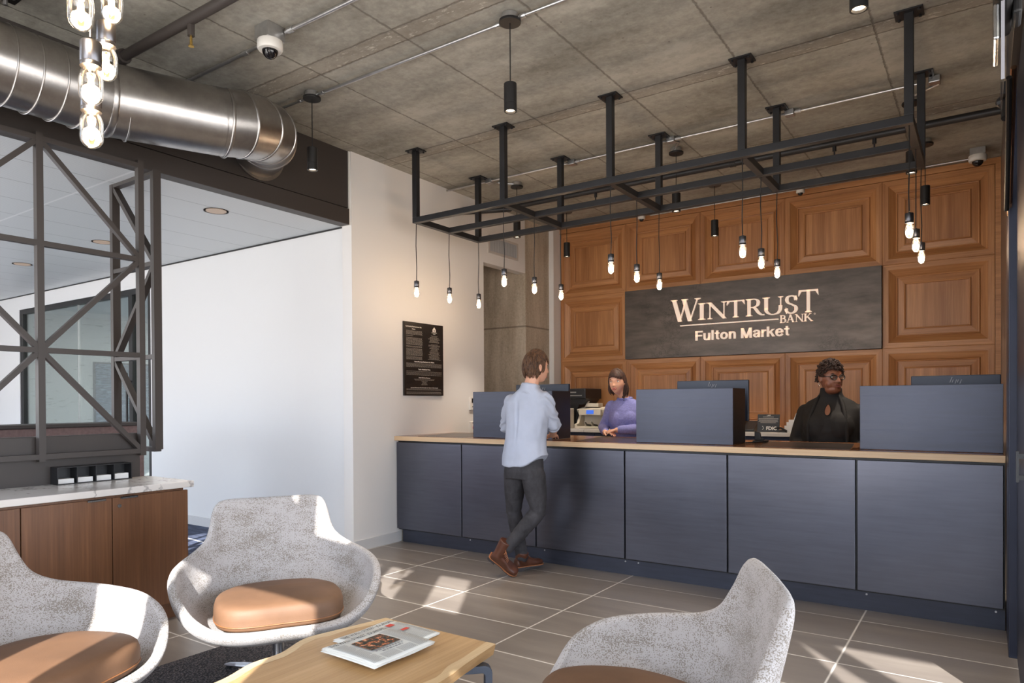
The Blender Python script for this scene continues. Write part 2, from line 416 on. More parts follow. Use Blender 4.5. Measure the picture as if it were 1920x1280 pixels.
# ================================================================== SETTING
ZC = 3.66; ZL = 2.996
struct('floor', MB().box(-4.8, .12, -.9, 8.3, -.1, 0).box(.12, 3.7, -.9, 4.95, -.1, 0), MT['floor'])
o = MB().box(-13.2, -4.8, -.9, 9.6, -.1, 0).build('floor', MT['carpet']); o['kind'] = 'structure'
struct('ceiling', MB().box(-5.6, .12, -.9, 8.3, ZC, ZC+.15).box(.12, 3.7, -.9, 4.95, ZC, ZC+.15), MT['ceiling'])
struct('ceiling', MB().box(-13.2, -4.83, -.9, 4.42, ZL, ZL+.1), MT['perf'])
struct('ceiling', MB().box(-13.2, -5.6, 4.5, 9.6, ZL-.1, ZL), MT['perf'])
# left side: wall, bulkhead over the niche, far strip
w = MB().box(-4.9, -4.776, 4.40, 6.41, 0, ZC)
w.box(-4.9, -4.776, 6.41, 7.285, 2.98, ZC)
w.box(-5.6, -4.9, 6.3, 6.41, 0, ZC)
w.box(-5.6, -5.5, 6.41, 7.29, 0, ZC)
struct('wall_left', w, MT['warmwhite'])
struct('trim_1', MB().box(-4.95, -4.705, 7.86, 8.2, 0, ZC), MT['warmwhite'])
struct('wall_column', MB().box(-5.5, -4.776, 7.29, 7.86, 0, ZC), MT['concrete'])
# white wall facing the lounge with the glazed opening
w = MB().box(-8.284, -4.9, 4.42, 4.5, 0, ZL+.3).box(-12.0, -8.284, 4.42, 4.5, 2.79, ZL+.3).box(-13.2, -12.0, 4.42, 4.5, 0, ZL+.3)
struct('wall_north', w, MT['white'])
struct('baseboard_north', MB().box(-8.28, -4.78, 4.405, 4.42, 0, .1), MT['base'], bevel=.003)
struct('baseboard_left', MB().box(-4.776, -4.764, 4.405, 5.0, 0, .1), MT['base'], bevel=.003)
# dark bulkhead (soffit) above the lounge opening
w = MB().box(-4.9, -4.8, -.9, 4.385, 3.145, ZC).box(-4.9, -4.785, -.9, 4.385, 2.99, 3.135).box(-4.9, -4.815, -.9, 4.385, 3.13, 3.15)
struct('wall_soffit', w, MT['soffit'], bevel=.003)
struct('trim_2', MB().box(-4.9, -4.79, 4.385, 4.40, 2.99, ZC), MT['plastic'])
# low dark wall behind the cabinet
struct('wall_low', MB().box(-4.9, -4.8, -.9, 2.48, 0, 1.17), MT['dkbrown'], bevel=.004)
# room behind the glass
struct('wall_room_back', MB().box(-13.2, -5.6, 8.4, 8.5, 0, ZL), MT['wallpaper'])
struct('wall_room_west', MB().box(-13.2, -13.14, 4.5, 8.4, 0, ZL-.1), MT['wallpaper'])
struct('wall_room_side', MB().box(-5.7, -5.6, 4.5, 8.5, 0, ZL), MT['white'])
w = MB().box(-13.3, -13.2, -.9, 9.6, 0, ZC)
struct('wall_west', w, MT['white'])
# glazed screen of the meeting room
g = thing('glass_partition', 'dark framed glass partition and door of the meeting room beyond the lattice', 'glass partition', (-10.1, 4.45, 0))
fr = MB().box(-12.0, -8.284, 4.43, 4.49, 2.72, 2.79).box(-12.0, -8.284, 4.43, 4.49, 0, .08)
for x, wd in ((-12.0, .1), (-8.82, .09), (-8.36, .076)): fr.box(x, x+wd, 4.43, 4.49, .08, 2.72)
fr.build('frame', MT['black'], g)
MB().box(-11.9, -8.82, 4.455, 4.465, .08, 2.72).build('pane', MT['glass'], g)
d = MB().box(-8.73, -8.36, 4.455, 4.465, .08, 2.72).build('door_pane', MT['glass'], g)
MB().box(-10.21, -10.2, 4.45, 4.47, .08, 2.72).build('joint', MT['conduit'], g)
h = MB().cyl((-8.775, 4.38, 1.0), (-8.775, 4.38, 1.75), .014, 10); h.cyl((-8.775, 4.38, 1.1), (-8.775, 4.45, 1.1), .01, 8); h.cyl((-8.775, 4.38, 1.65), (-8.775, 4.45, 1.65), .01, 8)
h.build('handle', MT['black'], g)
# things in that room
a = thing('framed_print', 'blue grey abstract print on the textured wall seen through the glass', 'picture', (-13.12, 6.5, 1.0))
MB().box(-13.14, -13.11, 5.97, 7.05, 1.0, 2.12).build('frame', MT['black'], a); MB().box(-13.11, -13.105, 6.0, 7.02, 1.03, 2.09).build('print', MT['blueart'], a)
struct('trim_shadow_gap', MB().box(-13.2, -4.79, 4.408, 4.42, ZL-.012, ZL), MT['black'])  # black strip put in for the shadow gap between wall and ceiling
d = thing('cubicle_divider', 'low reddish brown fabric divider behind the dark wall', 'divider', (-6.6, 1.5, 0))
MB().box(-6.9, -6.5, -.8, 3.4, .0, 1.17).build('fabric_panel', MT['desk'], d, bevel=.01)
MB().box(-6.92, -6.48, -.8, 3.4, 1.17, 1.2).build('cap_rail', MT['dkbrown'], d, bevel=.006)

# right side
struct('wall_right', MB().box(.12, .3, 4.93, 8.3, 0, ZC), plain('side_wall_bronze', (104, 92, 84), .35, .3))
struct('wall_back', MB().box(-5.6, .3, 8.12, 8.3, 0, ZC), MT['dkbrown'])
struct('wall_east', MB().box(3.6, 3.7, -.9, 4.95, 0, .15).box(3.6, 3.7, -.9, 4.95, 3.2, ZC).box(3.6, 3.7, 1.2, 1.3, .15, 3.2).box(3.6, 3.7, 3.1, 3.2, .15, 3.2).box(.3, 3.7, 4.9, 5.0, 0, ZC), MT['white'])  # unseen east side, its openings added to bring daylight deeper into the room
struct('trim_3', MB().box(.1, .3, 4.5, 4.93, 0, ZC), MT['navy'], bevel=.004)
struct('trim_4', MB().box(.1, .3, -.8, 4.5, 3.0, ZC), MT['soffit'], bevel=.004)
d = thing('sliding_door', 'tall navy steel sliding door with a bar handle at the right edge', 'door', (.17, 4.0, 0))
MB().box(.135, .175, 3.62, 4.49, .02, 3.0).build('leaf', MT['navy'], d, bevel=.004)
h = MB().box(.105, .115, 3.585, 3.612, 1.02, 1.15).box(.115, .15, 3.59, 3.607, 1.12, 1.14).box(.115, .15, 3.59, 3.607, 1.03, 1.05)
h.box(.135, .16, 3.585, 3.63, 1.0, 1.18)
h.build('handle', MT['blackp'], d)
t = thing('door_track', 'black roller bracket and rod, with a bronze strip for a reflection, above the navy door', 'door track', (.11, 4.2, 2.9))
MB().tube([(.105, 4.55, 2.35), (.105, 4.2, 2.62), (.102, 3.75, 2.82)], .012, 8).build('rod', plain('bronze_reflection', (176, 140, 116), .25, 1.), t)  # bronze diagonal stands in for a reflection of the door hardware
MB().tube([(.09, 4.42, 2.35), (.09, 4.1, 2.62), (.085, 3.75, 2.78)], .012, 8).build('rod', MT['black'], t)
b = MB().box(.06, .1, 4.16, 4.34, 2.86, 2.92).tube([(.08, 4.3, 2.88), (.08, 4.22, 2.84), (.08, 4.16, 2.74)], .018, 8).ell((.07, 4.27, 2.86), (.03, .03, .03), 10)
b.build('roller_bracket', MT['blackp'], t)

# south window wall behind the camera: piers, mullions and transoms (the daylight source), several shaped to block sun
w = MB()
YS0, YS1 = -.95, -.8
def sw(x0, x1, z0, z1): w.box(x0, x1, YS0, YS1, z0, z1)
sw(-13.2, -5.2, 2.1, 3.6); sw(-13.2, 3.7, 3.6, ZC); sw(-13.2, 3.7, 0, .12)  # upper west part closed to dim the white wall
for x in (-13.2, -11.2, -9.2, -7.2, -5.2, -3.3): sw(x, x+.1, .12, 3.6)
sw(-3.3, -1.75, .12, 2.75); sw(-1.40, -1.36, .12, 2.75); sw(-1.42, -1.34, 2.75, 3.6); sw(-3.3, -1.42, 2.75, 3.6)  # solid bays added to keep direct sun off the cabinet and its top
sw(-.64, -.44, .12, 3.6)
sw(-.44, -.05, .12, 3.0); sw(-.05, .12, .12, 3.6)
sw(.12, 2.22, 2.42, 3.6); sw(1.0, 2.22, .12, 2.42); sw(.12, 1.0, .12, 1.5)
sw(-1.75, -.64, 2.58, 2.99); sw(2.22, 3.7, 2.97, 3.0)  # first transom widened to cut the sun band on the chair
sw(-1.0, -.97, 2.99, 3.6); sw(3.05, 3.1, .12, 3.6)
for x in (-4.2, -7.9, -10): sw(x, x+.05, .12, 3.6)
sw(-13.2, -2.2, 2.9, 2.97)
w.prism([(-1.34, -.95, 2.99), (-.95, -.95, 2.99), (-1.34, -.95, 3.55)], (0, .1, 0))  # triangle added to block sun in a corner of the upper bay
w.prism([(2.75, -.95, 2.2), (2.85, -.95, 2.2), (3.6, -.95, 3.6), (3.45, -.95, 3.6)], (0, .1, 0))
w.prism([(2.3, -.95, 3.6), (2.42, -.95, 3.6), (3.2, -.95, 1.8), (3.1, -.95, 1.8)], (0, .1, 0))
struct('wall_south', w, MT['white'])  # unseen inner faces painted white for bounce light
# ================================================================== LATTICE, CABINET
LX = -4.755; ZS = [2.985, 2.35, 1.70, 1.05]; YA = [2.47-.61*i for i in range(6)]
l = thing('lattice_screen', 'dark bronze steel lattice screen running above the low wall and cabinet', 'lattice screen', (LX, 1.0, 1.05))
def bar(mb, a, b, w, d, n):      # rectangular bar a->b ; w in-plane width, d along n
    a, b, n = Vector(a), Vector(b), Vector(n).normalized(); t = (b-a).normalized(); s = t.cross(n)*w/2; n = n*d/2
    mb.add([a-s-n, a+s-n, a+s+n, a-s+n, b-s-n, b+s-n, b+s+n, b-s+n], [(0, 1, 2, 3), (7, 6, 5, 4), (0, 4, 5, 1), (1, 5, 6, 2), (2, 6, 7, 3), (3, 7, 4, 0)])
    return mb
for y in YA:
    bar(MB(), (LX, y, 1.02 if y > 0 else 1.02), (LX, y, 3.02), .038, .045, (1, 0, 0)).build('post', MT['dkbrown'], l)
for z in ZS:
    bar(MB(), (LX, YA[-1], z), (LX, YA[0], z), .032, .041, (1, 0, 0)).build('rail', MT['dkbrown'], l)
for i in range(0, 5):
    c, e = (YA[i+1], YA[i]) if i % 2 == 0 else (YA[i], YA[i+1])     # c: centre post with nodes at z0,z2 ; e: edge post at z1,z3
    for a, b in (((c, ZS[0]), (e, ZS[1])), ((e, ZS[1]), (c, ZS[2])), ((c, ZS[2]), (e, ZS[3]))):
        bar(MB(), (LX, a[0], a[1]), (LX, b[0], b[1]), .030, .036, (1, 0, 0)).build('brace', MT['dkbrown'], l)
l = thing('lattice_return', 'short dark lattice panel at the open end of the lattice screen, nearest the white wall', 'lattice screen', (-5.07, 2.585, 1.05))
for x in (-5.36, -4.79): bar(MB(), (x, 2.6, 1.05 if x > -5 else 1.2), (x, 2.6, 3.0), .04, .055, (0, 1, 0)).build('post', MT['dkbrown'], l)
for z in ZS: bar(MB(), (-5.36, 2.6, z), (-4.79, 2.6, z), .03, .05, (0, 1, 0)).build('rail', MT['dkbrown'], l)
for a, b in (((-5.36, ZS[0]), (-4.79, ZS[1])), ((-4.79, ZS[1]), (-5.36, ZS[2])), ((-5.36, ZS[2]), (-4.79, ZS[3]))):
    bar(MB(), (a[0], 2.6, a[1]), (b[0], 2.6, b[1]), .03, .045, (0, 1, 0)).build('brace', MT['dkbrown'], l)
MB().tube([(-5.3, 2.6, 1.15), (-4.79, 2.6, 1.15)], .006, 6).build('tie_rod', MT['dkbrown'], l)

c = thing('sideboard_cabinet', 'brown wood veneer base cabinet with push doors under the marble top', 'cabinet', (-4.5, .9, 0))
MB().box(-4.795, -4.27, -.75, 2.48, .1, .83).build('body', MT['cab'], c)
MB().box(-4.795, -4.31, -.75, 2.46, 0, .1).build('toe_kick', MT['cab'], c)
for i in range(7):
    y1 = 2.50-.47*i
    dr = MB().box(-4.27, -4.25, y1-.466, y1-.001, .11, .815).build('door', MT['cab'], c, bevel=.0015)
    hy = (y1-.466+.04) if i % 2 == 0 else (y1-.04-.1)
    if i < 6: MB().box(-4.262, -4.235, hy, hy+.1, .815, .818).box(-4.24, -4.235, hy, hy+.1, .806, .818).build('pull', MT['chrome'], dr)
    if i == 0: MB().cyl((-4.25, y1-.43, .765), (-4.243, y1-.43, .765), .011, 16).build('lock', MT['chrome'], dr)
tag(MB().box(-4.797, -4.228, -.78, 2.53, .832, .872).build('marble_countertop', MT['quartz'], bevel=.004), 'white countertop with grey veins on the wood cabinet', 'countertop')
o = thing('desk_organizer', 'black four bay paper organizer on the veined white top', 'organizer', (-4.79, 2.15, .872))
b = MB().box(-4.885+.09, -4.70, 1.925, 2.375, .872, .877).box(-4.885+.09, -4.70, 1.925, 2.375, .975, .98).box(-4.795, -4.79, 1.925, 2.375, .877, .975)
b.build('shell', MT['blackp'], o)
for i in range(5): y = 1.925+i*.11125; MB().box(-4.79, -4.70, y, y+.005, .877, .975).build('divider', MT['blackp'], o)
for i in range(4):
    y = 1.925+i*.11125+.01
    tag(MB().box(-4.785, -4.715, y, y+.09, .878, .878+.028+.002*i).build('note_paper_stack', MT['paper']), 'white note paper stack in the %s bay of the black organizer' % ['left end', 'second from left', 'second from right', 'right end'][i], 'paper stack', 'paper stacks in the organizer')

# ================================================================== WOOD WALL
YB = 8.03; PX = [-4.70, -3.7425, -2.787, -1.8315, -.876, .1]; PZ = [1.036, 1.893, 2.747, 3.60]
rown = ['bottom', 'middle', 'top']; coln = ['first', 'second', 'third', 'fourth', 'fifth']
prof = [(0, .004), (.004, 0), (.055, 0), (.056, .008), (.118, .05), (.12, .038), (.126, .034), (.134, .037), (.136, .05), (.19, .044), (.192, .033), (.198, .029), (.206, .033), (.208, .052)]
for r in range(3):
    for q in range(5):
        if r == 1 and q in (1, 2, 3): continue
        x0, x1, z0, z1 = PX[q], PX[q+1], PZ[r], PZ[r+1]
        if q == 4: x1 = .075
        side = 'left' if q == 0 else 'right'
        nm = ('%s row oak wall panel in the %s column from the left' % (rown[r], coln[q])) if r != 1 else '%s oak wall panel beside the dark bank sign, middle row' % side
        p = thing('wall_panel', nm, 'wall panel', ((x0+x1)/2, YB, z0), group='moulded oak panels on the back wall')
        vs = []
        for i, (s, d) in enumerate([(0, .07)]+prof):
            vs += [(x0+s, YB+d, z0+s), (x1-s, YB+d, z0+s), (x1-s, YB+d, z1-s), (x0+s, YB+d, z1-s)]
        V = MB(); V.v = vs
        for i in range(len(prof)):
            for k in range(4):
                V.f.append((i*4+k, i*4+(k+1) % 4, (i+1)*4+(k+1) % 4, (i+1)*4+k)); V.mi.append(0 if k % 2 == 1 else 1)
        me = V
        o = me.build('moulded_frame', [MT['oak'], MT['oak_h']], p, fix=False)
        s, d = prof[-1]
        MB().box(x0+s-.002, x1-s+.002, YB+.05, YB+.06, z0+s-.002, z1-s+.002).build('centre_panel', MT['oak'], p)
struct('trim_5', MB().box(-4.705, .12, YB-.005, YB+.08, 3.603, ZC).box(.077, .12, YB+.002, YB+.08, 1.0, 3.603), MT['oak_h'])
# bank sign
s = thing('bank_sign', 'long dark metal sign with raised white bank name on the oak wall', 'sign', (-2.3, 8.0, 1.893))
MB().box(-3.738, -.88, 7.985, 8.06, 1.896, 2.744).build('plate', MT['signplate'], s)

def serif(ch):      # glyph polygons in a 1-high box -> (list of polys, advance width)
    P = []; K = .16; TH = .045
    def q(*p): P.append(list(p))
    def stem(x, w=K, top=True, bot=True, ext=.085, z0=0, z1=1):
        q((x, z0), (x+w, z0), (x+w, z1), (x, z1))
        for on, z, d in ((bot, z0, 1), (top, z1, -1)):
            if on: q((x-ext, z), (x+w+ext, z), (x+w+ext, z+d*TH*.6), (x+w+.01, z+d*TH*1.5), (x-.01, z+d*TH*1.5), (x-ext, z+d*TH*.6))
    def diag(x0, z0, x1, z1, w): q((x0-w/2, z0), (x0+w/2, z0), (x1+w/2, z1), (x1-w/2, z1))
    def cap(x, z, w=.13, d=-1): q((x-w, z), (x+w, z), (x+w, z+d*TH*.6), (x+w*.3, z+d*TH*1.5), (x-w*.3, z+d*TH*1.5), (x-w, z+d*TH*.6))
    def pen(pts, thick=K, thin=.045, n=10):
        pts = [Vector((*p, 0)) for p in pts]; C = []
        ext = [pts[0]*2-pts[1]]+pts+[pts[-1]*2-pts[-2]]
        for i in range(1, len(ext)-2):
            for j in range(n):
                t = j/n; a, b, c, d = ext[i-1:i+3]
                C.append(.5*((2*b)+(c-a)*t+(2*a-5*b+4*c-d)*t*t+(3*b-a-3*c+d)*t**3))
        C.append(pts[-1]); L = []; R_ = []
        for i, p in enumerate(C):
            t = (C[min(i+1, len(C)-1)]-C[max(i-1, 0)]).normalized(); w = thin+(thick-thin)*abs(t.y)**1.6
            nrm = Vector((-t.y, t.x, 0))*w/2; L.append(p+nrm); R_.append(p-nrm)
        for i in range(len(C)-1): q(*[(v.x, v.y) for v in (L[i], L[i+1], R_[i+1], R_[i])])
    if ch == 'I': stem(.1); return P, .36
    if ch == 'T':
        stem(.38, top=False); q((.0, 1-.07), (.92, 1-.07), (.92, 1), (.0, 1)); q((0, 1), (.06, .95), (.12, .93), (.0, .74), (-.03, .74)); q((.92, 1), (.86, .95), (.8, .93), (.92, .74), (.95, .74)); return P, .92
    if ch == 'N':
        stem(.14, .05, top=False, ext=.1); diag(.14, 1, .92, -.02, .2); stem(.86, .05, bot=False, ext=.12); q((-.02, 1), (.24, 1), (.16, .95), (-.02, .97)); return P, 1.0
    if ch == 'W':
        for x0, x1, w in ((.12, .42, .2), (.72, .42, .055), (.62, .92, .2), (1.3, .92, .055)): diag(x1, -.03, x0, 1, w)
        cap(.12, 1, .16); cap(.66, 1, .16); cap(1.3, 1, .15); return P, 1.44
    if ch == 'R':
        stem(.1); pen([(.2, .97), (.45, .97), (.6, .88), (.63, .74), (.58, .6), (.42, .51), (.22, .5)]); pen([(.4, .5), (.5, .4), (.62, .2), (.76, .06), (.92, .03)], .17, .07); return P, .88
    if ch == 'U':
        stem(.12, bot=False, z0=.3); pen([(.2, .4), (.21, .22), (.34, .06), (.52, .02), (.7, .08), (.8, .25), (.82, .5)], .15, .06); stem(.8, .05, bot=False, z0=.45); return P, 1.0
    if ch == 'S':
        pen([(.6, .74), (.55, .9), (.36, .98), (.16, .92), (.1, .76), (.18, .6), (.4, .48), (.58, .36), (.6, .18), (.46, .04), (.28, .02), (.1, .12), (.06, .28)], .19, .06)
        q((.58, .98), (.63, .98), (.66, .7), (.62, .7)); q((.03, .34), (.06, .34), (.1, .0), (.05, .0)); return P, .7
    if ch == 'B':
        stem(.1, ext=.07); pen([(.2, .97), (.42, .97), (.56, .88), (.56, .66), (.42, .54), (.22, .53)]); pen([(.22, .53), (.46, .53), (.64, .42), (.64, .14), (.46, .03), (.2, .03)]); return P, .74
    if ch == 'A':
        diag(.12, 0, .43, 1, .05); diag(.78, 0, .45, 1.02, .19); q((.24, .3), (.64, .3), (.62, .36), (.26, .36)); cap(.12, 0, .12, 1); cap(.8, 0, .15, 1); return P, .92
    if ch == 'K':
        stem(.1, ext=.07); diag(.24, .42, .7, 1, .06); diag(.84, 0, .4, .6, .2); cap(.7, 1, .12); cap(.86, 0, .14, 1); return P, .98
    return P, .4
def place(name, ch, x0, x1, z0, z1, y=7.985, dep=.022, par=s):
    P, w = serif(ch); mb = MB()
    xs = [p[0] for q in P for p in q]; a, b = min(xs), max(xs)
    for poly in P:
        ar = sum(poly[i][0]*poly[(i+1) % len(poly)][1]-poly[(i+1) % len(poly)][0]*poly[i][1] for i in range(len(poly)))
        if abs(ar) < 1e-6: continue
        mb.prism([(x0+(px-a)/(b-a)*(x1-x0), y, z0+pz*(z1-z0)) for px, pz in poly], (0, -dep, 0))
    return mb.build(name, MT['letter'], par)
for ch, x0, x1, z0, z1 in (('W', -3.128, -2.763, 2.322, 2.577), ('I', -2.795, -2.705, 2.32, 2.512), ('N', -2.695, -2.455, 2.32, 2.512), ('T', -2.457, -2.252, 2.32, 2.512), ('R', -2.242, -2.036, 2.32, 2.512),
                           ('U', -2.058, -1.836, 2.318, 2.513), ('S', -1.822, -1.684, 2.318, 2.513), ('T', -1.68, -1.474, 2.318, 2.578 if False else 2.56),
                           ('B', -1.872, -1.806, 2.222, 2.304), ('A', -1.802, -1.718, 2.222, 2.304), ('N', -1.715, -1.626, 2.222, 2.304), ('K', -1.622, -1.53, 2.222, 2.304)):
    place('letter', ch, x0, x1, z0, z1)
MB().box(-3.013, -1.887, 7.963, 7.985, 2.259, 2.271).build('underline_bar', MT['letter'], s)
r_ = MB()
for k in range(10): a, b = 2*PI*k/10, 2*PI*(k+1)/10; r_.prism([(-1.515+math.cos(t)*q, 7.985, 2.297+math.sin(t)*q) for t, q in ((a, .009), (b, .009), (b, .006), (a, .006))], (0, -.01, 0))
r_.build('ring_mark', MT['letter'], s)
def sans(ch):
    P = []; K = .19
    def q(*p): P.append(list(p))
    def r(x0, x1, z0, z1): q((x0, z0), (x1, z0), (x1, z1), (x0, z1))
    def pen(pts, w=.18, n=8, wy=.15):
        pts = [Vector((*p, 0)) for p in pts]; C = []; ext = [pts[0]*2-pts[1]]+pts+[pts[-1]*2-pts[-2]]
        for i in range(1, len(ext)-2):
            for j in range(n):
                t = j/n; a, b, c, d = ext[i-1:i+3]; C.append(.5*((2*b)+(c-a)*t+(2*a-5*b+4*c-d)*t*t+(3*b-a-3*c+d)*t**3))
        C.append(pts[-1]); L = []; R_ = []
        for i, p in enumerate(C):
            t = (C[min(i+1, len(C)-1)]-C[max(i-1, 0)]).normalized(); ww = wy+(w-wy)*abs(t.y); nr = Vector((-t.y, t.x, 0))*ww/2; L.append(p+nr); R_.append(p-nr)
        for i in range(len(C)-1): q(*[(v.x, v.y) for v in (L[i], L[i+1], R_[i+1], R_[i])])
    X = .74
    if ch == 'F': r(0, K, 0, 1); r(0, .62, .84, 1); r(0, .56, .42, .58); return P, .68
    if ch == 'l': r(0, .18, 0, 1); return P, .27
    if ch == 'u': pen([(.09, X), (.09, .28), (.13, .12), (.27, .07), (.42, .13), (.47, .3)]); r(.39, .57, 0, X); return P, .67
    if ch == 'n': pen([(.09+.38, 0), (.09+.38, .46), (.43, .62), (.29, .67), (.15, .6), (.09, .44)]); r(0, .18, 0, X); return P, .67
    if ch == 't': pen([(.2, .94), (.2, .26), (.23, .11), (.36, .08)], .18); r(.0, .38, .6, X); return P, .45
    if ch == 'o': pen([(.31+.225*math.cos(a), .37+.30*math.sin(a)) for a in [2*PI*i/12 for i in range(13)]]); return P, .70
    if ch == 'M': r(0, K, 0, 1); r(.66, .66+K, 0, 1); q((0, 1), (.22, 1), (.51, 0), (.34, 0)); q((.63, 1), (.85, 1), (.51, 0), (.34, 0)); return P, .94
    if ch == 'a': pen([(.07, .52), (.14, .65), (.29, .68), (.44, .62), (.46, .48), (.46, .12), (.52, .03)]); pen([(.44, .42), (.26, .38), (.12, .32), (.10, .18), (.19, .07), (.33, .08), (.44, .2)], .17, 8, .13); return P, .64
    if ch == 'r': r(0, .18, 0, X); pen([(.09, .4), (.13, .56), (.22, .64), (.36, .655)], .18); return P, .42
    if ch == 'k': r(0, .18, 0, 1); q((.16, .28), (.16, .46), (.4, X), (.6, X)); q((.24, .36), (.36, .5), (.62, 0), (.41, 0)); return P, .64
    if ch == 'e': pen([(.10, .40), (.52, .40)], .14, 2, .12); pen([(.52, .36), (.5, .54), (.40, .66), (.28, .68), (.14, .6), (.09, .37), (.14, .15), (.29, .06), (.44, .1), (.54, .22)]); return P, .66
    return P, .3
tot = sum(sans(c)[1] for c in 'FultonMarket')+.30; k = (2.828-1.763)/tot; x = -2.828
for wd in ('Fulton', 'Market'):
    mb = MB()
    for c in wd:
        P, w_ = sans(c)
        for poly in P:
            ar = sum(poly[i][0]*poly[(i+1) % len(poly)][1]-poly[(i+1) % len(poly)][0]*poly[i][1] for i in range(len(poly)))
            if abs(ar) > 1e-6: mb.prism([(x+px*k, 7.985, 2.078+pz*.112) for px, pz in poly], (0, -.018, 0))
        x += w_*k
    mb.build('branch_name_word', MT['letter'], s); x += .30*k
# ================================================================== COUNTER
c = thing('teller_counter', 'long teller counter with six dark blue steel front panels', 'counter', (-2.34, 5.2, 0))
MB().box(-4.77, .095, 4.985, 5.80, .125, .995).build('carcass', MT['blackp'], c)
MB().box(-4.74, .095, 5.012, 5.75, 0, .125).build('toe_kick', MT['zincbox'], c)
se = [-4.773, -3.957, -3.154, -2.3305, -1.528, -.693, .092]
for i in range(6): MB().box(se[i]+.006, se[i+1]-.006, 4.957, 4.985, .137, .981).build('front_panel', MT['zinc'], c, bevel=.0025)
for x in (-3.9, -3.1, -2.35, -2.24, -1.47, -.64, .05):
    MB().cyl((x, 5.012, .105), (x, 5.006, .105), .006, 10).build('screw', MT['conduit'], c)
t = thing('oak_worktop', 'continuous pale oak worktop with dark inlays on the teller counter', 'countertop', (-2.34, 5.4, .998))
MB().box(-4.773, .096, 4.93, 5.87, .998, 1.04).build('slab', [MT['top_oak']], t, bevel=.003)
MB().box(-4.77, .094, 4.95, 5.868, 1.0395, 1.0412).build('surface_veneer', MT['top_oak_s'], t)
for x0, x1 in ((-4.68, -4.02), (-2.93, -2.33), (-1.45, -.76)):  # leftmost dark patch stands in for a reflection on the worktop
    MB().prism([(x0+.12, 5.04, 1.0412), (x1+.02, 5.04, 1.0412), (x1-.05, 5.72, 1.0412), (x0-.0, 5.72, 1.0412)], (0, 0, .0012)).build('inlay', MT['inlay'], t)
for x0, x1, lb in ((-3.93, -3.075, 'dark steel privacy box at the left end of the counter behind the man'), (-2.295, -1.53, 'dark steel privacy box between the two tellers'), (-.69, .088, 'dark steel privacy box at the right end of the counter')):
    p = thing('privacy_screen', lb, 'privacy screen', ((x0+x1)/2, 5.1, 1.042), group='privacy boxes on the counter')
    MB().box(x0, x1, 5.1, 5.122, 1.043, 1.462).build('front_panel', MT['zincbox'], p, bevel=.002)
    MB().box(x0, x0+.02, 5.122, 5.42, 1.043, 1.462).build('side_panel', MT['blackp'], p, bevel=.002)
    MB().box(x1-.02, x1, 5.122, 5.42, 1.043, 1.462).build('side_panel', MT['blackp'], p, bevel=.002)
for x0, x1, lb, y in ((-3.8, -3.205, 'computer monitor seen from behind, next to the man', 5.62), (-2.14, -1.55, 'computer monitor seen from behind above the middle privacy box', 5.58), (-.435, .085, 'computer monitor seen from behind above the right end privacy box', 5.62)):
    p = thing('computer_monitor', lb, 'monitor', ((x0+x1)/2, y, 1.042), group='monitors on the counter')
    MB().box(x0, x1, y, y+.03, 1.205, 1.535).build('back_shell', plain('monitor_shell', (38, 46, 62), .35, .2), p, bevel=.006)
    MB().box(x0+.01, x1-.01, y+.03, y+.034, 1.215, 1.525).build('screen', MT['blackp'], p)
    xm = (x0+x1)/2
    MB().box(xm-.03, xm+.03, y-.03, y-.01, 1.06, 1.35).box(xm-.05, xm+.05, y-.015, y, 1.29, 1.42).build('stand', MT['blackp'], p)
    MB().box(xm-.11, xm+.11, y-.1, y+.1, 1.043, 1.058).build('base', MT['blackp'], p, bevel=.004)
    lg = MB()
    for dx, z0, z1 in ((-.03, 1.485, 1.522), (-.017, 1.485, 1.505), (0, 1.478, 1.505), (.013, 1.485, 1.505), (.028, 1.478, 1.505)):
        lg.prism([(xm+dx, y-.001, z0), (xm+dx+.004, y-.001, z0), (xm+dx+.004+(z1-z0)*.35, y-.001, z1), (xm+dx+(z1-z0)*.35, y-.001, z1)], (0, -.002, 0))
    lg.build('logo', plain('logo_grey', (150, 152, 158), .4) if 'logo_grey' not in bpy.data.materials else bpy.data.materials['logo_grey'], p)
# clutter beside the middle monitor
k = thing('card_reader', 'small black card reader and cable on the worktop beside the middle privacy box', 'card reader', (-1.48, 5.45, 1.043))
MB().box(-1.50, -1.41, 5.5, 5.64, 1.044, 1.058).prism([(-1.5, 5.56, 1.058), (-1.45, 5.56, 1.058), (-1.46, 5.56, 1.12), (-1.5, 5.56, 1.13)], (0, .03, 0)).box(-1.47, -1.42, 5.52, 5.55, 1.058, 1.072).build('reader_body', MT['blackp'], k, bevel=.004)
MB().tube([(-1.5, 5.3, 1.05), (-1.44, 5.36, 1.05), (-1.4, 5.5, 1.052), (-1.47, 5.64, 1.052), (-1.5, 5.66, 1.12)], .006, 8).build('cable', MT['blackp'], k)

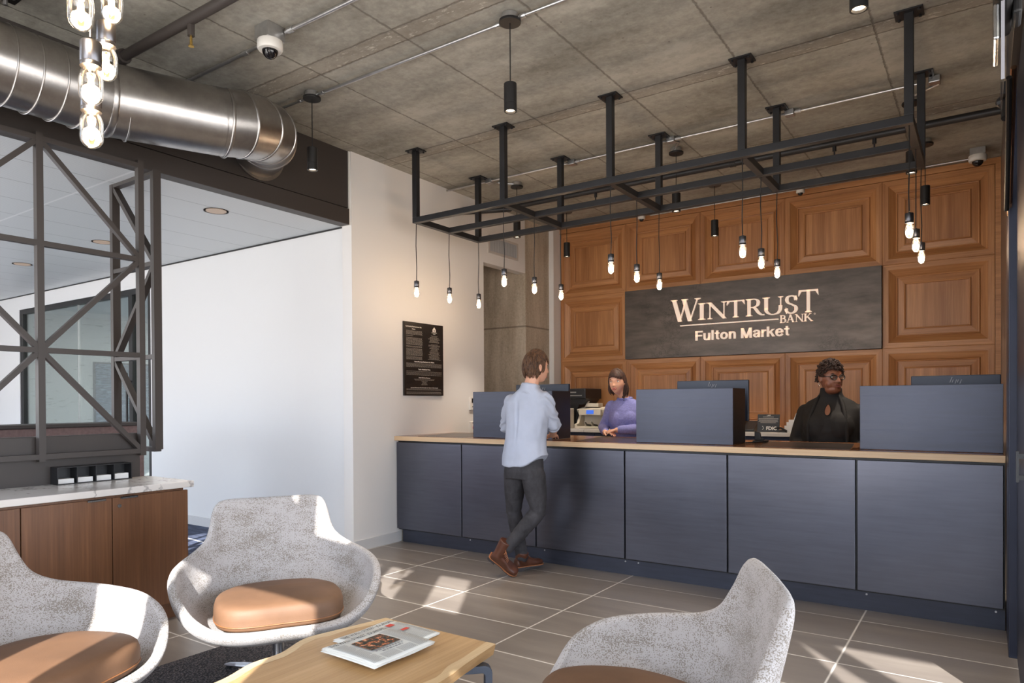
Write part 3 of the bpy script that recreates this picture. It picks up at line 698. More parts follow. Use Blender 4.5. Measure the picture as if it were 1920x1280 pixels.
# back credenza
c = thing('back_credenza', 'dark blue back cabinet along the oak wall behind the tellers', 'cabinet', (-2.3, 7.7, 0))
MB().box(-4.69, .07, 7.46, 8.02, 0, .994).build('body', MT['navy'], c)
for i in range(6): x = -4.68+i*.79; MB().box(x, x+.785, 7.44, 7.46, .1, .98).build('door', MT['navy'], c, bevel=.002)
tag(MB().box(-4.695, .072, 7.40, 8.025, .996, 1.036).build('white_back_counter', MT['quartz'], bevel=.003), 'white counter slab on the back cabinet behind the tellers', 'countertop')
p = thing('document_printer', 'black printer on a stand between the left monitor and the first teller', 'printer', (-4.2, 7.7, 1.037))
MB().box(-4.46, -4.07, 7.55, 7.98, 1.40, 1.53).build('scanner_body', MT['blackp'], p, bevel=.01)
MB().box(-4.40, -4.12, 7.545, 7.62, 1.435, 1.45).box(-4.4, -4.2, 7.54, 7.56, 1.475, 1.49).build('tray_slot', plain('grey_trim', (120, 118, 116), .4), p)
MB().prism([(-4.46, 7.58, 1.40), (-4.40, 7.58, 1.33), (-4.13, 7.58, 1.33), (-4.07, 7.58, 1.40)], (0, .35, 0)).box(-4.36, -4.215, 7.64, 7.9, 1.038, 1.33).box(-4.23, -4.21, 7.6, 7.64, 1.04, 1.3).build('pedestal', MT['blackp'], p)
p = thing('white_device_box', 'white upright device in front of the black printer', 'device', (-4.33, 7.5, 1.037))
MB().box(-4.42, -4.235, 7.45, 7.56, 1.04, 1.285).build('housing', MT['beige'], p, bevel=.008)
MB().box(-4.421, -4.234, 7.447, 7.452, 1.118, 1.122).box(-4.40, -4.25, 7.448, 7.452, 1.17, 1.172).build('seam', MT['signgrey'], p)
p = thing('currency_counter', 'beige banknote counting machine with a blue display beside the first teller', 'machine', (-4.03, 7.6, 1.037))
b = MB()
b.prism([(-4.2, 7.72, 1.04), (-4.2, 7.5, 1.04), (-4.2, 7.5, 1.09), (-4.2, 7.56, 1.10), (-4.2, 7.62, 1.2), (-4.2, 7.56, 1.27), (-4.2, 7.72, 1.30), (-4.2, 7.86, 1.27), (-4.2, 7.86, 1.04)], (.035, 0, 0))
b.prism([(-3.865, 7.72, 1.04), (-3.865, 7.5, 1.04), (-3.865, 7.5, 1.09), (-3.865, 7.56, 1.10), (-3.865, 7.62, 1.2), (-3.865, 7.56, 1.27), (-3.865, 7.72, 1.30), (-3.865, 7.86, 1.27), (-3.865, 7.86, 1.04)], (.035, 0, 0))
b.box(-4.165, -3.865, 7.70, 7.86, 1.04, 1.29).prism([(-4.165, 7.55, 1.20), (-4.165, 7.555, 1.275), (-4.165, 7.72, 1.30), (-4.165, 7.72, 1.20)], (.3, 0, 0)).box(-4.165, -3.865, 7.5, 7.7, 1.04, 1.06)
b.build('housing', MT['beige'], p, bevel=.004)
MB().prism([(-4.06, 7.552, 1.215), (-3.96, 7.552, 1.215), (-3.96, 7.556, 1.262), (-4.06, 7.556, 1.262)], (0, -.006, 0)).build('display', MT['screen'], p)
b = MB().box(-4.1, -3.93, 7.62, 7.74, 1.30, 1.345).prism([(-4.13, 7.62, 1.29), (-4.11, 7.62, 1.29), (-4.08, 7.66, 1.37), (-4.1, 7.66, 1.37)], (0, .02, 0)); b.build('hopper', MT['beige'], p, bevel=.003)
for x in (-4.06, -3.97): MB().tube([(x, 7.66, 1.07), (x-.01, 7.58, 1.08), (x-.008, 7.53, 1.12)], [.014, .012, .008], 8).build('stacker_finger', plain('grey_rubber', (110, 106, 100), .5), p)
p = thing('deposit_insurance_sign', 'small black table sign reading FDIC on the white back counter', 'sign', (-1.88, 7.52, 1.037))
MB().prism([(-1.995, 7.5, 1.037), (-1.772, 7.5, 1.037), (-1.772, 7.53, 1.222), (-1.995, 7.53, 1.222)], (0, .01, 0)).build('plate', MT['blackp'], p)
b = MB(); text_part(b, 'FDIC', .05, (-1.905, 7.503, 1.06), (1, 0, 0), (0, .16, 1), .002, .03)
text_part(b, 'LAW', .017, (-1.9, 7.526, 1.205), (1, 0, 0), (0, .16, 1), .002, .02)
for i, (w_, z) in enumerate(((.11, 1.195), (.2, 1.178), (.2, 1.168), (.19, 1.155), (.2, 1.145), (.16, 1.135))): y = 7.5+.03*(z-1.037)/.185; b.box(-1.884-w_/2, -1.884+w_/2, y-.003, y-.001, z-.0015, z+.0015)
for k in range(6):
    a0, a1 = -PI/2+k*PI/6, -PI/2+(k+1)*PI/6
    b.prism([(-1.945+.016*math.cos(a), 7.505, 1.08+.02*math.sin(a)) if q else (-1.945+.011*math.cos(a), 7.505, 1.08+.015*math.sin(a)) for a, q in ((a0, 1), (a1, 1), (a1, 0), (a0, 0))], (0, -.002, 0))
b.build('print', MT['signtext'], p)
p = thing('phone_handset', 'small black phone handset lying beside the FDIC table sign', 'phone', (-1.72, 7.44, 1.037))
MB().prism([(-1.77, 7.42, 1.038), (-1.68, 7.42, 1.038), (-1.69, 7.46, 1.065), (-1.76, 7.46, 1.065)], (0, .03, 0)).build('base', MT['blackp'], p, bevel=.004)
MB().tube([(-1.775, 7.43, 1.085), (-1.74, 7.44, 1.085), (-1.69, 7.44, 1.055)], [.012, .009, .012], 8, round_=True).build('handset', MT['blackp'], p)
for i, (x0, x1, h, y) in enumerate(((-1.72, -1.65, .07, 7.5), (-1.705, -1.645, .105, 7.53), (-1.69, -1.63, .13, 7.56))):
    tag(MB().box(x0, x1, y, y+.012, 1.037, 1.037+h).build('card_holder', plain('white_card', (228, 226, 224), .5)), ['lowest, frontmost', 'middle height', 'tallest, rearmost'][i]+' white card holder left of the tissue box', 'card holder', 'white card holders by the tissue box')
p = thing('tissue_box', 'pale blue tissue box with a white tissue beside the second teller', 'tissue box', (-1.58, 7.62, 1.037))
MB().box(-1.64, -1.52, 7.56, 7.68, 1.037, 1.17).build('carton', plain('pale_blue_card', (150, 186, 196), .7, var=.25, vs=60), p, bevel=.003)
MB().prism([(-1.65, 7.6, 1.17), (-1.6, 7.6, 1.168), (-1.57, 7.6, 1.22), (-1.59, 7.6, 1.26), (-1.61, 7.6, 1.22), (-1.625, 7.6, 1.235)], (0, .03, 0)).build('tissue', MT['paper'], p)
p = thing('desk_phone', 'black desk phone on the back counter left of the FDIC table sign', 'phone', (-2.1, 7.6, 1.037))
MB().prism([(-2.2, 7.5, 1.037), (-2.2, 7.7, 1.037), (-2.2, 7.72, 1.15), (-2.2, 7.5, 1.06)], (.17, 0, 0)).build('base', MT['blackp'], p, bevel=.004)
MB().tube([(-2.17, 7.5, 1.1), (-2.17, 7.6, 1.15), (-2.17, 7.7, 1.18)], [.018, .012, .018], 10, round_=True).build('handset', MT['blackp'], p)
# on the left wall
WX = -4.776
p = thing('notice_board', 'black disclosure notice with white text on the white left wall', 'sign', (WX, 5.36, 1.43))
MB().box(WX+.001, WX+.02, 5.06, 5.66, 1.437, 2.177).build('board', plain('notice_black', (32, 28, 27), .35), p, bevel=.001)
b = MB(); X = WX+.0205
def tx(s_, size, yc, z, dest=b):
    m = MB(); w_ = text_part(m, s_, size, (0, 0, 0), (0, 1, 0), (0, 0, 1), 0, .02)
    ys = [v[1] for v in m.v]; o_ = yc-(max(ys)+min(ys))/2
    dest.add([(X+.0008, v[1]+o_, v[2]+z) for v in m.v], m.f)
tx('Community Reinvestment Act', .019, 5.2, 2.125); tx('Notice', .017, 5.2, 2.102)
tx('Home Mortgage Disclosure Act Notice', .019, 5.36, 1.775)
tx('Funds Availability Policy', .019, 5.36, 1.698)
tx('Annual Disclosure Statement', .015, 5.36, 1.615)
tx('Important Information About Procedures for Opening a New Account', .0145, 5.36, 1.513)
tx('EQUAL HOUSING', .0105, 5.515, 2.088); tx('LENDER', .0105, 5.515, 2.076)
b.prism([(X, 5.49, 2.10), (X, 5.54, 2.10), (X, 5.54, 2.125), (X, 5.515, 2.15), (X, 5.49, 2.125)], (.0006, 0, 0))
b.build('headings', MT['signtext'], p)
m = MB().box(X+.0006, X+.001, 5.503, 5.527, 2.107, 2.112).box(X+.0006, X+.001, 5.503, 5.527, 2.117, 2.122); m.build('emblem_bars', plain('notice_black2', (32, 28, 27), .4), p)
b = MB()
def lines(y0, y1, z0, z1, step=.0085, center=False, seed=0):
    rr = random.Random(seed); z = z1
    while z > z0:
        if center: w_ = (y1-y0)*rr.uniform(.35, 1); a, e = (y0+y1)/2-w_/2, (y0+y1)/2+w_/2
        else: a, e = y0, y1-(rr.uniform(0, .4)*(y1-y0) if rr.random() < .15 else 0)
        y = a
        while y < e-.004:
            w_ = rr.uniform(.008, .03); y2 = min(e, y+w_); b.add([(X+.0008, y, z-.0042), (X+.0008, y2, z-.0042), (X+.0008, y2, z), (X+.0008, y, z)], [(0, 1, 2, 3)]); y = y2+.004
        z -= step
lines(5.09, 5.33, 2.05, 2.09); lines(5.09, 5.19, 2.032, 2.04); lines(5.09, 5.33, 1.945, 2.02); lines(5.09, 5.33, 1.925, 1.937); lines(5.09, 5.33, 1.84, 1.912); lines(5.09, 5.33, 1.80, 1.83)
lines(5.41, 5.62, 1.985, 2.06, center=True, seed=3); lines(5.41, 5.62, 1.9, 1.97, center=True, seed=4); lines(5.41, 5.62, 1.81, 1.89, center=True, seed=5)
lines(5.09, 5.63, 1.725, 1.765); lines(5.09, 5.63, 1.645, 1.685, .012); lines(5.18, 5.54, 1.59, 1.605, center=True, seed=6); lines(5.28, 5.44, 1.55, 1.585, center=True, seed=7); lines(5.09, 5.62, 1.49, 1.505); lines(5.09, 5.62, 1.455, 1.475)
b.build('body_text', MT['signgrey'], p)
p = thing('thermostat', 'white wall control with a small dark display above the red button plate', 'wall control', (WX, 6.17, 1.28))
MB().box(WX+.001, WX+.02, 6.12, 6.215, 1.28, 1.425).build('case', MT['plastic'], p, bevel=.004)
MB().box(WX+.0195, WX+.022, 6.15, 6.2, 1.36, 1.41).build('display', MT['blackp'], p)
MB().box(WX+.0195, WX+.022, 6.155, 6.175, 1.31, 1.325).box(WX+.0195, WX+.022, 6.18, 6.2, 1.31, 1.325).build('button', MT['signgrey'], p)
p = thing('alarm_button', 'white wall plate with a red push button beside the left privacy box', 'wall control', (WX, 6.2, 1.03))
MB().box(WX+.001, WX+.012, 6.13, 6.27, 1.015, 1.15).build('plate', MT['plastic'], p, bevel=.003)
MB().cyl((WX+.012, 6.21, 1.08), (WX+.03, 6.21, 1.08), .034, 20, .026).build('button', plain('red_plastic', (190, 20, 30), .35), p)
MB().box(WX+.012, WX+.013, 6.17, 6.25, 1.13, 1.138).build('legend', MT['ink'], p)
p = thing('air_grille', 'grey louvred air grille high on the white bulkhead', 'vent', (WX, 6.8, 3.1))
g = MB().box(WX+.001, WX+.016, 6.49, 7.11, 3.105, 3.13).box(WX+.001, WX+.016, 6.49, 7.11, 3.29, 3.315).box(WX+.001, WX+.016, 6.49, 6.52, 3.13, 3.29).box(WX+.001, WX+.016, 7.08, 7.11, 3.13, 3.29)
g.build('frame', plain('grille_grey', (196, 190, 184), .5), p)
MB().box(WX+.0005, WX+.002, 6.52, 7.08, 3.13, 3.29).build('backing', MT['dkbrown'], p)
for i in range(17): y = 6.53+i*.0335; MB().prism([(WX+.003, y, 3.13), (WX+.013, y+.012, 3.13), (WX+.013, y+.02, 3.13), (WX+.003, y+.008, 3.13)], (0, 0, .16)).build('louvre', plain('louvre_grey', (168, 168, 170), .45, .3) if i == 0 else bpy.data.materials['louvre_grey'], p)
# ================================================================== CEILING THINGS
RX = [-4.285, -3.31, -2.328, -1.35, -.374]; RY = [4.73, 5.2, 5.667]
r = thing('lighting_rack', 'black steel ceiling rack holding the bulb pendants above the counter', 'lighting rack', (-2.33, 5.2, 3.0))
for y in (RY[0], RY[2]):
    for x in RX:
        po = MB().box(x-.025, x+.025, y-.025, y+.025, 3.05, ZC-.008).build('post', MT['rack'], r, bevel=.003)
        pl = MB().box(x-.075, x+.075, y-.06, y+.06, ZC-.01, ZC-.001)
        for a in (-.055, .055):
            for b_ in (-.042, .042): pl.cyl((x+a, y+b_, ZC-.01), (x+a, y+b_, ZC-.022), .008, 8)
        pl.build('ceiling_plate', MT['rack'], po)
for y in RY: MB().box(RX[0]-.025, RX[4]+.025, y-.025, y+.025, 3.0, 3.05).build('long_rail', MT['rack'], r, bevel=.003)
for x in RX:
    for y0, y1 in ((RY[0]+.025, RY[1]-.025), (RY[1]+.025, RY[2]-.025)): MB().box(x-.025, x+.025, y0, y1, 3.0, 3.05).build('cross_bar', MT['rack'], r, bevel=.003)

def bulb_proto(scale=1., cord_top=.67):
    r = thing('bulb_pendant', 'x', 'pendant light')
    rng = random
    MB().tube([(0, 0, .16*scale), (.004, .0, cord_top*.4), (-.004, .002, cord_top*.7), (0, 0, cord_top)], .0035, 6).build('cord', MT['black'], r)
    MB().lathe((0, 0, 0), [(.0035, .158), (.006, .156), (.008, .15), (.022, .149), (.0235, .146), (.0235, .102), (.0225, .1), (.0235, .098), (.0235, .09), (.018, .089)], 20).build('socket', plain('socket_black_chrome', (96, 96, 100), .3, .9) if 'socket_black_chrome' not in bpy.data.materials else bpy.data.materials['socket_black_chrome'], r, smooth=True, angle=30)
    R = .0265; pr = [(.0005, 0), (.010, .0022), (.0185, .008), (.0245, .017), (R, .027), (R, .062), (.0245, .073), (.020, .082), (.016, .088), (.0145, .094)]
    g = MB().lathe((0, 0, 0), pr, 20).build('glass_bulb', MT['bulbglass'], r, smooth=True)
    MB().lathe((0, 0, 0), [(.002, .02), (.0065, .026), (.0075, .045), (.0065, .062), (.002, .07)], 12).build('filament', MT['filament'], r, smooth=True)
    return r
p0 = None; rowlab = ['front rail', 'middle rail', 'rear rail']; collab = ['left end', 'second from the left', 'centre', 'second from the right', 'right end']
for j, x in enumerate(RX):
    for i, y in enumerate(RY):
        if p0 is None: p0 = o = bulb_proto()
        else: o = copy_tree(p0)
        o.location = (x, y, 2.325); o.rotation_euler.z = random.uniform(0, 6)
        tag(o, 'glowing tube bulb pendant on the %s of the rack, %s' % (rowlab[i], collab[j]), 'pendant light', 'bulb pendants on the ceiling rack')
nb = bulb_proto(1., 1.62)
f_ = lambda d, px, py: None
near = [(-1.823, .831, 2.001, 'lowest'), (-1.755, .80, 2.080, 'second lowest'), (-1.887, .898, 2.209, 'middle'), (-1.683, .747, 2.211, 'upper left'), (-1.844, .892, 2.342, 'upper right')]
for i, (x, y, z, lb) in enumerate(near):
    o = nb if i == 0 else copy_tree(nb)
    o.location = (x, y, z)
    tag(o, '%s of the five glowing bulb pendants clustered above the lounge' % lb, 'pendant light', 'bulb pendants clustered over the lounge')

def spot_proto():
    r = thing('spot_pendant', 'x', 'pendant light')
    MB().lathe((0, 0, 0), [(.065, .535), (.065, .523), (.064, .52)], 28).build('canopy', MT['black'], r)
    MB().lathe((0, 0, 0), [(.05, .535), (.05, .572), (.048, .574)], 24).build('junction_box', MT['conduit'], r)
    MB().cyl((0, 0, .16), (0, 0, .522), .0035, 8).build('cord', MT['black'], r)
    MB().lathe((0, 0, 0), [(.0365, .165), (.038, .163), (.038, .052), (.0365, .05), (.0365, .047), (.038, .045), (.038, 0), (.03, 0), (.028, .012), (.0, .014)], 28).build('cylinder_shade', MT['black'], r, smooth=True, angle=30)
    MB().lathe((0, 0, 0), [(.0005, .0105), (.026, .0105), (.026, .013)], 24).build('lens', MT['lens'], r)
    return r
sp = None
SP = [(-4.1, 3.40), (-2.32, 3.39), (-.46, 3.39), (-4.045, 6.02), (-2.316, 6.04), (-.464, 6.06), (-4.1, 7.16), (-2.333, 7.17), (-.44, 7.11)]
SL = ['in front of the dark bulkhead, left', 'nearest and largest, hanging over the open floor', 'cut by the top edge of the photo at right', 'behind the rack in front of the concrete column', 'behind the rack above the middle of the counter', 'behind the right end of the rack, upper one', 'against the first oak panel column', 'against the third oak panel column, left of the sign centre', 'against the fifth oak panel column, lower one']
for (x, y), lb in zip(SP, SL):
    o = spot_proto() if sp is None else copy_tree(sp)
    if sp is None: sp = o
    o.location = (x, y, 3.085); tag(o, 'black cylinder spot pendant '+lb, 'pendant light', 'black cylinder spot pendants')

# dome cameras
def dome(x, y, z, lb, s=1.):
    r = thing('dome_camera', lb, 'security camera', (x, y, z), group='white dome cameras')
    MB().lathe((x, y, z), [(.07*s, .055*s), (.072*s, .05*s), (.072*s, .012*s), (.066*s, .002*s), (.045*s, 0)], 28).build('housing', MT['plastic'], r, smooth=True, angle=40)
    MB().ell((x, y, z+.004*s), (.046*s, .046*s, .05*s), 20).build('dome', plain('smoked_dome', (22, 20, 22), .08), r, smooth=True)
    MB().lathe((x, y, z-.024*s), [(.026*s, 0), (.028*s, .03*s)], 16).build('lens_ring', MT['black'], r)
    MB().box(x-.06*s, x+.06*s, y-.06*s, y+.06*s, z+.055*s, ZC-.001).build('mount_box', MT['conduit'], r)
dome(-3.60, 2.67, 3.515, 'large white dome camera on the concrete ceiling near the duct', 1.05)
dome(-.06, 7.66, 3.545, 'white dome camera at the top right corner of the oak wall')
dome(-1.63, 7.85, 3.575, 'small white dome camera above the fourth oak panel column', .6)
dome(-3.45, 7.85, 3.575, 'small white dome camera above the second oak panel column', .6)

# conduits and pipes
def run(name, lb, cat, pts, r_, m, fit=(), gp=None, par=None):
    t = thing(name, lb, cat, pts[0], group=gp); MB().tube(pts, r_, 12).build('tube', m, t, smooth=True, angle=40)
    for (a, d, rr, L) in fit:
        a = Vector(a); d = Vector(d).normalized(); MB().cyl(a-d*L/2, a+d*L/2, rr, 12).build('coupling', m, t)
    return t
X1 = (1, 0, 0)
run('ceiling_conduit', 'shiny conduit through the two front spot pendant boxes', 'conduit', [(-4.7, 3.42, 3.635), (-4.15, 3.41, 3.635)], .011, MT['conduit'], [((-4.25, 3.41, 3.635), X1, .016, .03)], 'ceiling conduits')
run('ceiling_conduit', 'shiny conduit between the two front spot pendants', 'conduit', [(-4.05, 3.41, 3.635), (-2.37, 3.41, 3.635)], .011, MT['conduit'], [((-4.0, 3.41, 3.635), X1, .016, .04), ((-2.42, 3.41, 3.635), X1, .016, .03)], 'ceiling conduits')
run('ceiling_conduit', 'shiny conduit right of the nearest spot pendant', 'conduit', [(-2.27, 3.41, 3.635), (-.51, 3.41, 3.635)], .011, MT['conduit'], [((-2.24, 3.41, 3.635), X1, .016, .04)], 'ceiling conduits')
run('ceiling_conduit', 'shiny conduit right of the large dome camera', 'conduit', [(-3.53, 2.73, 3.635), (.11, 2.73, 3.635)], .012, MT['conduit'], [((-3.48, 2.73, 3.635), X1, .018, .05)], 'ceiling conduits')
run('ceiling_conduit', 'conduit from the large dome camera to the duct', 'conduit', [(-4.7, 2.75, 3.635), (-3.66, 2.74, 3.635)], .012, MT['conduit'], [((-3.95, 2.745, 3.635), X1, .017, .05)], 'ceiling conduits')
t = run('ceiling_conduit', 'long shiny conduit behind the rear posts of the rack', 'conduit', [(-4.77, 5.755, 3.635), (-.38, 5.77, 3.635)], .011, MT['conduit'], [((x+d, 5.76, 3.635), X1, .017, .04) for x in RX[1:4] for d in (-.05, .14)], 'ceiling conduits')
for x in RX: MB().box(x+.04, x+.11, 5.73, 5.8, 3.61, 3.657).build('junction_box', MT['conduit'], t, bevel=.005)
for x in (-4.045, -2.316, -.464):
    xr = min(RX, key=lambda v: abs(v-x)); MB().tube([(xr+.08, 5.79, 3.64), (xr+.1, 5.88, 3.645), (x, 5.99, 3.635)], .009, 8).build('branch', MT['conduit'], t)
run('ceiling_conduit', 'thin shiny conduit along the top of the oak wall', 'conduit', [(-3.36, 7.9, 3.62), (-.13, 7.8, 3.62)], .008, MT['conduit'], gp='ceiling conduits')
t = run('sprinkler_pipe', 'dark sprinkler pipe crossing behind the rack to the right wall', 'pipe', [(.12, 6.36, 3.53), (-4.25, 6.36, 3.53)], .03, MT['rack'], [((-1.9, 6.36, 3.53), X1, .035, .05)], 'sprinkler pipes')
MB().tube([(-4.25, 6.36, 3.53), (-4.33, 6.36, 3.53), (-4.36, 6.36, 3.51), (-4.77, 6.0, 3.46)], .03, 12).build('elbow', MT['rack'], t, smooth=True)
for x in (-3.3, -1.05, -.75):
    hd = MB().tube([(x, 6.36, 3.52), (x, 6.36, 3.46)], .016, 10).lathe((x, 6.36, 3.40), [(.022, 0), (.022, .003), (.008, .006), (.006, .06)], 12); hd.build('sprinkler_head', MT['rack'], t)
t = run('sprinkler_pipe', 'brown sprinkler pipe above the galvanised duct', 'pipe', [(-4.62, 2.24, 3.56), (.11, 2.26, 3.56)], .03, MT['dkbrown'], [((-4.5, 2.24, 3.56), X1, .045, .05)], 'sprinkler pipes')
MB().tube([(-3.75, 2.25, 3.56), (-3.75, 2.25, 3.47)], .02, 10).build('drop', MT['dkbrown'], t); MB().lathe((-3.75, 2.25, 3.41), [(.016, 0), (.016, .004), (.008, .01), (.007, .06)], 12).build('sprinkler_head', MT['gold'], t)
t = thing('hanger_bracket', 'black bolted ceiling bracket above the duct at upper left', 'bracket', (-4.43, 1.8, 3.6)); MB().box(-4.52, -4.34, 1.55, 1.66, 3.62, 3.657).build('plate', MT['black'], t)
for x in (-4.48, -4.38): MB().cyl((x, 1.6, 3.62), (x, 1.6, 3.58), .012, 8).build('bolt', MT['conduit'], t)

# duct
DR = .21
d = thing('spiral_duct', 'large shiny galvanised air duct turning into the dark bulkhead', 'duct', (-4.32, 1.0, 3.18))
def cylseg(pts, r, n=48): return MB().tube(pts, r, n, caps=False)
cylseg([(-4.32, -.78, 3.17), (-4.32, 2.05, 3.18)], DR).build('straight_duct', MT['galv'], d, smooth=True)
P0 = Vector((-4.32, 2.05, 3.18)); P1 = Vector((-4.12, 2.70, 3.205)); cylseg([P0, P1], DR).build('angled_duct', MT['galv'], d, smooth=True)
EL = [P1-(P1-P0).normalized()*.06, Vector((-4.10, 2.80, 3.225)), Vector((-4.13, 2.93, 3.25)), Vector((-4.23, 3.09, 3.29)), Vector((-4.42, 3.24, 3.335)), Vector((-4.79, 3.44, 3.39))]
cylseg(EL, DR+.002).build('elbow', MT['galv'], d, smooth=True, angle=12)
def ringband(c, ax, r, w=.011):
    c = Vector(c); ax = Vector(ax).normalized(); return MB().lathe(c, [(r, -w/2), (r+.006, -w/4), (r+.006, w/4), (r, w/2)], 48, axis=ax)
for y in (.92, 1.045, 1.165, 1.285, 1.405, 1.525, 1.645, 1.765, 1.887): ringband((-4.32, y, 3.175), (0, 1, 0), DR).build('seam_ring', MT['galv'], d, smooth=True)
ringband(P0, P1-P0+Vector((0, .5, 0)), DR, .05).build('joint_flange', MT['galv'], d, smooth=True)
ringband(P0+Vector((.02, .1, 0)), P1-P0, DR).build('seam_ring', MT['galv'], d, smooth=True)
for i in range(0, 5): ringband(EL[i] if i else P1, (EL[i+1]-EL[max(i-1, 0)]) if i else P1-P0, DR+.003, .02).build('seam_ring', MT['galv'], d, smooth=True)
MB().lathe((-4.797, 3.44, 3.39), [(DR, 0), (DR+.03, .004), (DR+.03, .014), (DR, .018)], 48, axis=(1, 0, 0)).build('wall_collar', MT['galv'], d, smooth=True, angle=30)

for x, lb in ((-5.366, 'nearest the dark bulkhead'), (-7.32, 'seen through the lattice centre'), (-9.214, 'seen through the left part of the lattice')):
    t = thing('recessed_downlight', 'round recessed downlight in the metal ceiling, '+lb, 'downlight', (x, 3.43, ZL), group='recessed downlights')
    MB().lathe((x, 3.43, ZL), [(.095, 0), (.1, -.004), (.1, .002)], 28).build('trim_ring', MT['dkbrown'], t); MB().lathe((x, 3.43, ZL), [(.0005, -.005), (.082, -.005), (.082, 0)], 28).build('lens', MT['downlens'], t)

# edge lit exit panel at the right, seen edge on
t = thing('edge_lit_panel', 'black ceiling device with a red light and clear edge lit panel at the top right', 'exit light', (.03, 3.1, 2.8))
MB().box(.025, .09, 3.3, 3.68, 2.925, 3.03).build('housing', MT['black'], t, bevel=.02)
MB().box(.04, .075, 3.296, 3.3, 2.985, 3.0).build('red_light', MT['redled'], t); MB().box(.046, .07, 3.297, 3.3, 2.96, 2.978).build('switch_plate', MT['plastic'], t)
MB().box(.052, .06, 3.33, 3.67, 2.62, 2.925).build('clear_panel', MT['acrylic'], t)
MB().box(.05, .062, 3.325, 3.33, 2.62, 2.925).build('panel_edge', plain('frosted_edge', (150, 150, 156), .3), t)
MB().box(.025, .045, 3.32, 3.6, 2.78, 2.92).build('chrome_cover', MT['chrome'], t, bevel=.008)
MB().box(.09, .12, 3.4, 3.55, 2.9, 3.0).build('wall_mount', MT['black'], t, bevel=.01)
# ================================================================== LOUNGE
r_ = MB(); c = []
x0, x1, y0, y1, R = -3.535, -1.9, -.6, 2.58, .14
for cx, cy, a0 in ((x1-R, y1-R, 0), (x0+R, y1-R, 90), (x0+R, y0+R, 180), (x1-R, y0+R, 270)):
    for k in range(7): a = math.radians(a0+k*15); c.append((cx+R*math.cos(a), cy+R*math.sin(a), .001))
r_.prism(c, (0, 0, .012))
tag(r_.build('area_rug', MT['rug'], bevel=.004), 'charcoal textured rug under the lounge chairs and table', 'rug')

# live edge table
t = thing('coffee_table', 'live edge oak coffee table with blue grey steel loop legs', 'table', (-1.93, 1.5, 0))
L = [(-2.232, 2.243), (-2.29, 2.0), (-2.315, 1.86), (-2.26, 1.70), (-2.262, 1.57), (-2.215, 1.42), (-2.21, 1.25), (-2.24, 1.05), (-2.22, .85)]
Rr = [(-1.55, .85), (-1.575, 1.1), (-1.562, 1.35), (-1.585, 1.6), (-1.56, 1.82), (-1.59, 2.02), (-1.62, 2.243)]
def cat(P, n=6):
    P = [Vector((*p, 0)) for p in P]; E = [P[0]*2-P[1]]+P+[P[-1]*2-P[-2]]; o = []
    for i in range(1, len(E)-2):
        for j in range(n):
            q = j/n; a, b, c_, d = E[i-1:i+3]; o.append(.5*((2*b)+(c_-a)*q+(2*a-5*b+4*c_-d)*q*q+(3*b-a-3*c_+d)*q**3))
    return o+[P[-1]]
Lc, Rc = cat(L), cat(Rr); poly = Lc+Rc
m = MB(); n = len(poly); ctr = sum(poly, Vector())/n
top = [Vector((p.x, p.y, .40)) for p in poly]; bot = [Vector((p.x+(ctr.x-p.x)*.035, p.y, .355)) for p in poly]
m.add(top+bot, [tuple(range(n)), tuple(range(2*n-1, n-1, -1))]+[(i, i+n, (i+1) % n+n, (i+1) % n) for i in range(n)])
m.build('tabletop', MT['table'], t, bevel=.002)
def strip(C, d):
    m = MB(); v = []
    for i, p in enumerate(C): w_ = .035+.02*noise.noise(Vector((i*.3, d, 0))); v += [(p.x+d*.001, p.y, .4006), (p.x+d*(w_+.01), p.y, .4006)]
    m.add(v, [(2*i, 2*i+1, 2*i+3, 2*i+2) for i in range(len(C)-1)]); return m
strip(Lc, 1).build('sapwood_edge', MT['sapwood'], t); strip(Rc, -1).build('sapwood_edge', MT['sapwood'], t)
steel = plain('blue_grey_steel', (74, 82, 96), .4, .5)
for cx, cy, dx, dy in ((-1.585, 2.165, -1, -1), (-2.2, 2.12, 1, -1), (-1.6, .98, -1, 1), (-2.2, .98, 1, 1)):
    d_ = Vector((dx, dy, 0)).normalized(); Lg = .30; zb = .014 if cx < -1.9 else .001; H = .354-zb; w_ = .045; r = .03; nr = Vector((-d_.y, d_.x, 0))
    def rr(inset, hh=H):
        o = []; rad = max(r-inset, .012)
        for ux, uz, a0 in ((Lg-rad-inset, hh-rad-inset, 0), (rad+inset, hh-rad-inset, 90), (rad+inset, rad+inset, 180), (Lg-rad-inset, rad+inset, 270)):
            for k in range(5): a = math.radians(a0+k*22.5); o.append((ux+rad*math.cos(a), uz+rad*math.sin(a)))
        return o
    A, B = rr(0), rr(.028); m = MB(); vs = []
    for sgn in (-1, 1):
        for P in (A, B): vs += [Vector((cx, cy, 0))+d_*u+Vector((0, 0, z+zb))+nr*sgn*w_/2 for u, z in P]
    k = len(A); fs = []
    for i in range(k):
        j = (i+1) % k; fs += [(i, j, k+j, k+i), (2*k+i, 3*k+i, 3*k+j, 2*k+j), (i, 2*k+i, 2*k+j, j), (k+i, k+j, 3*k+j, 3*k+i)]
    m.add(vs, fs).build('leg', steel, t, bevel=.002)

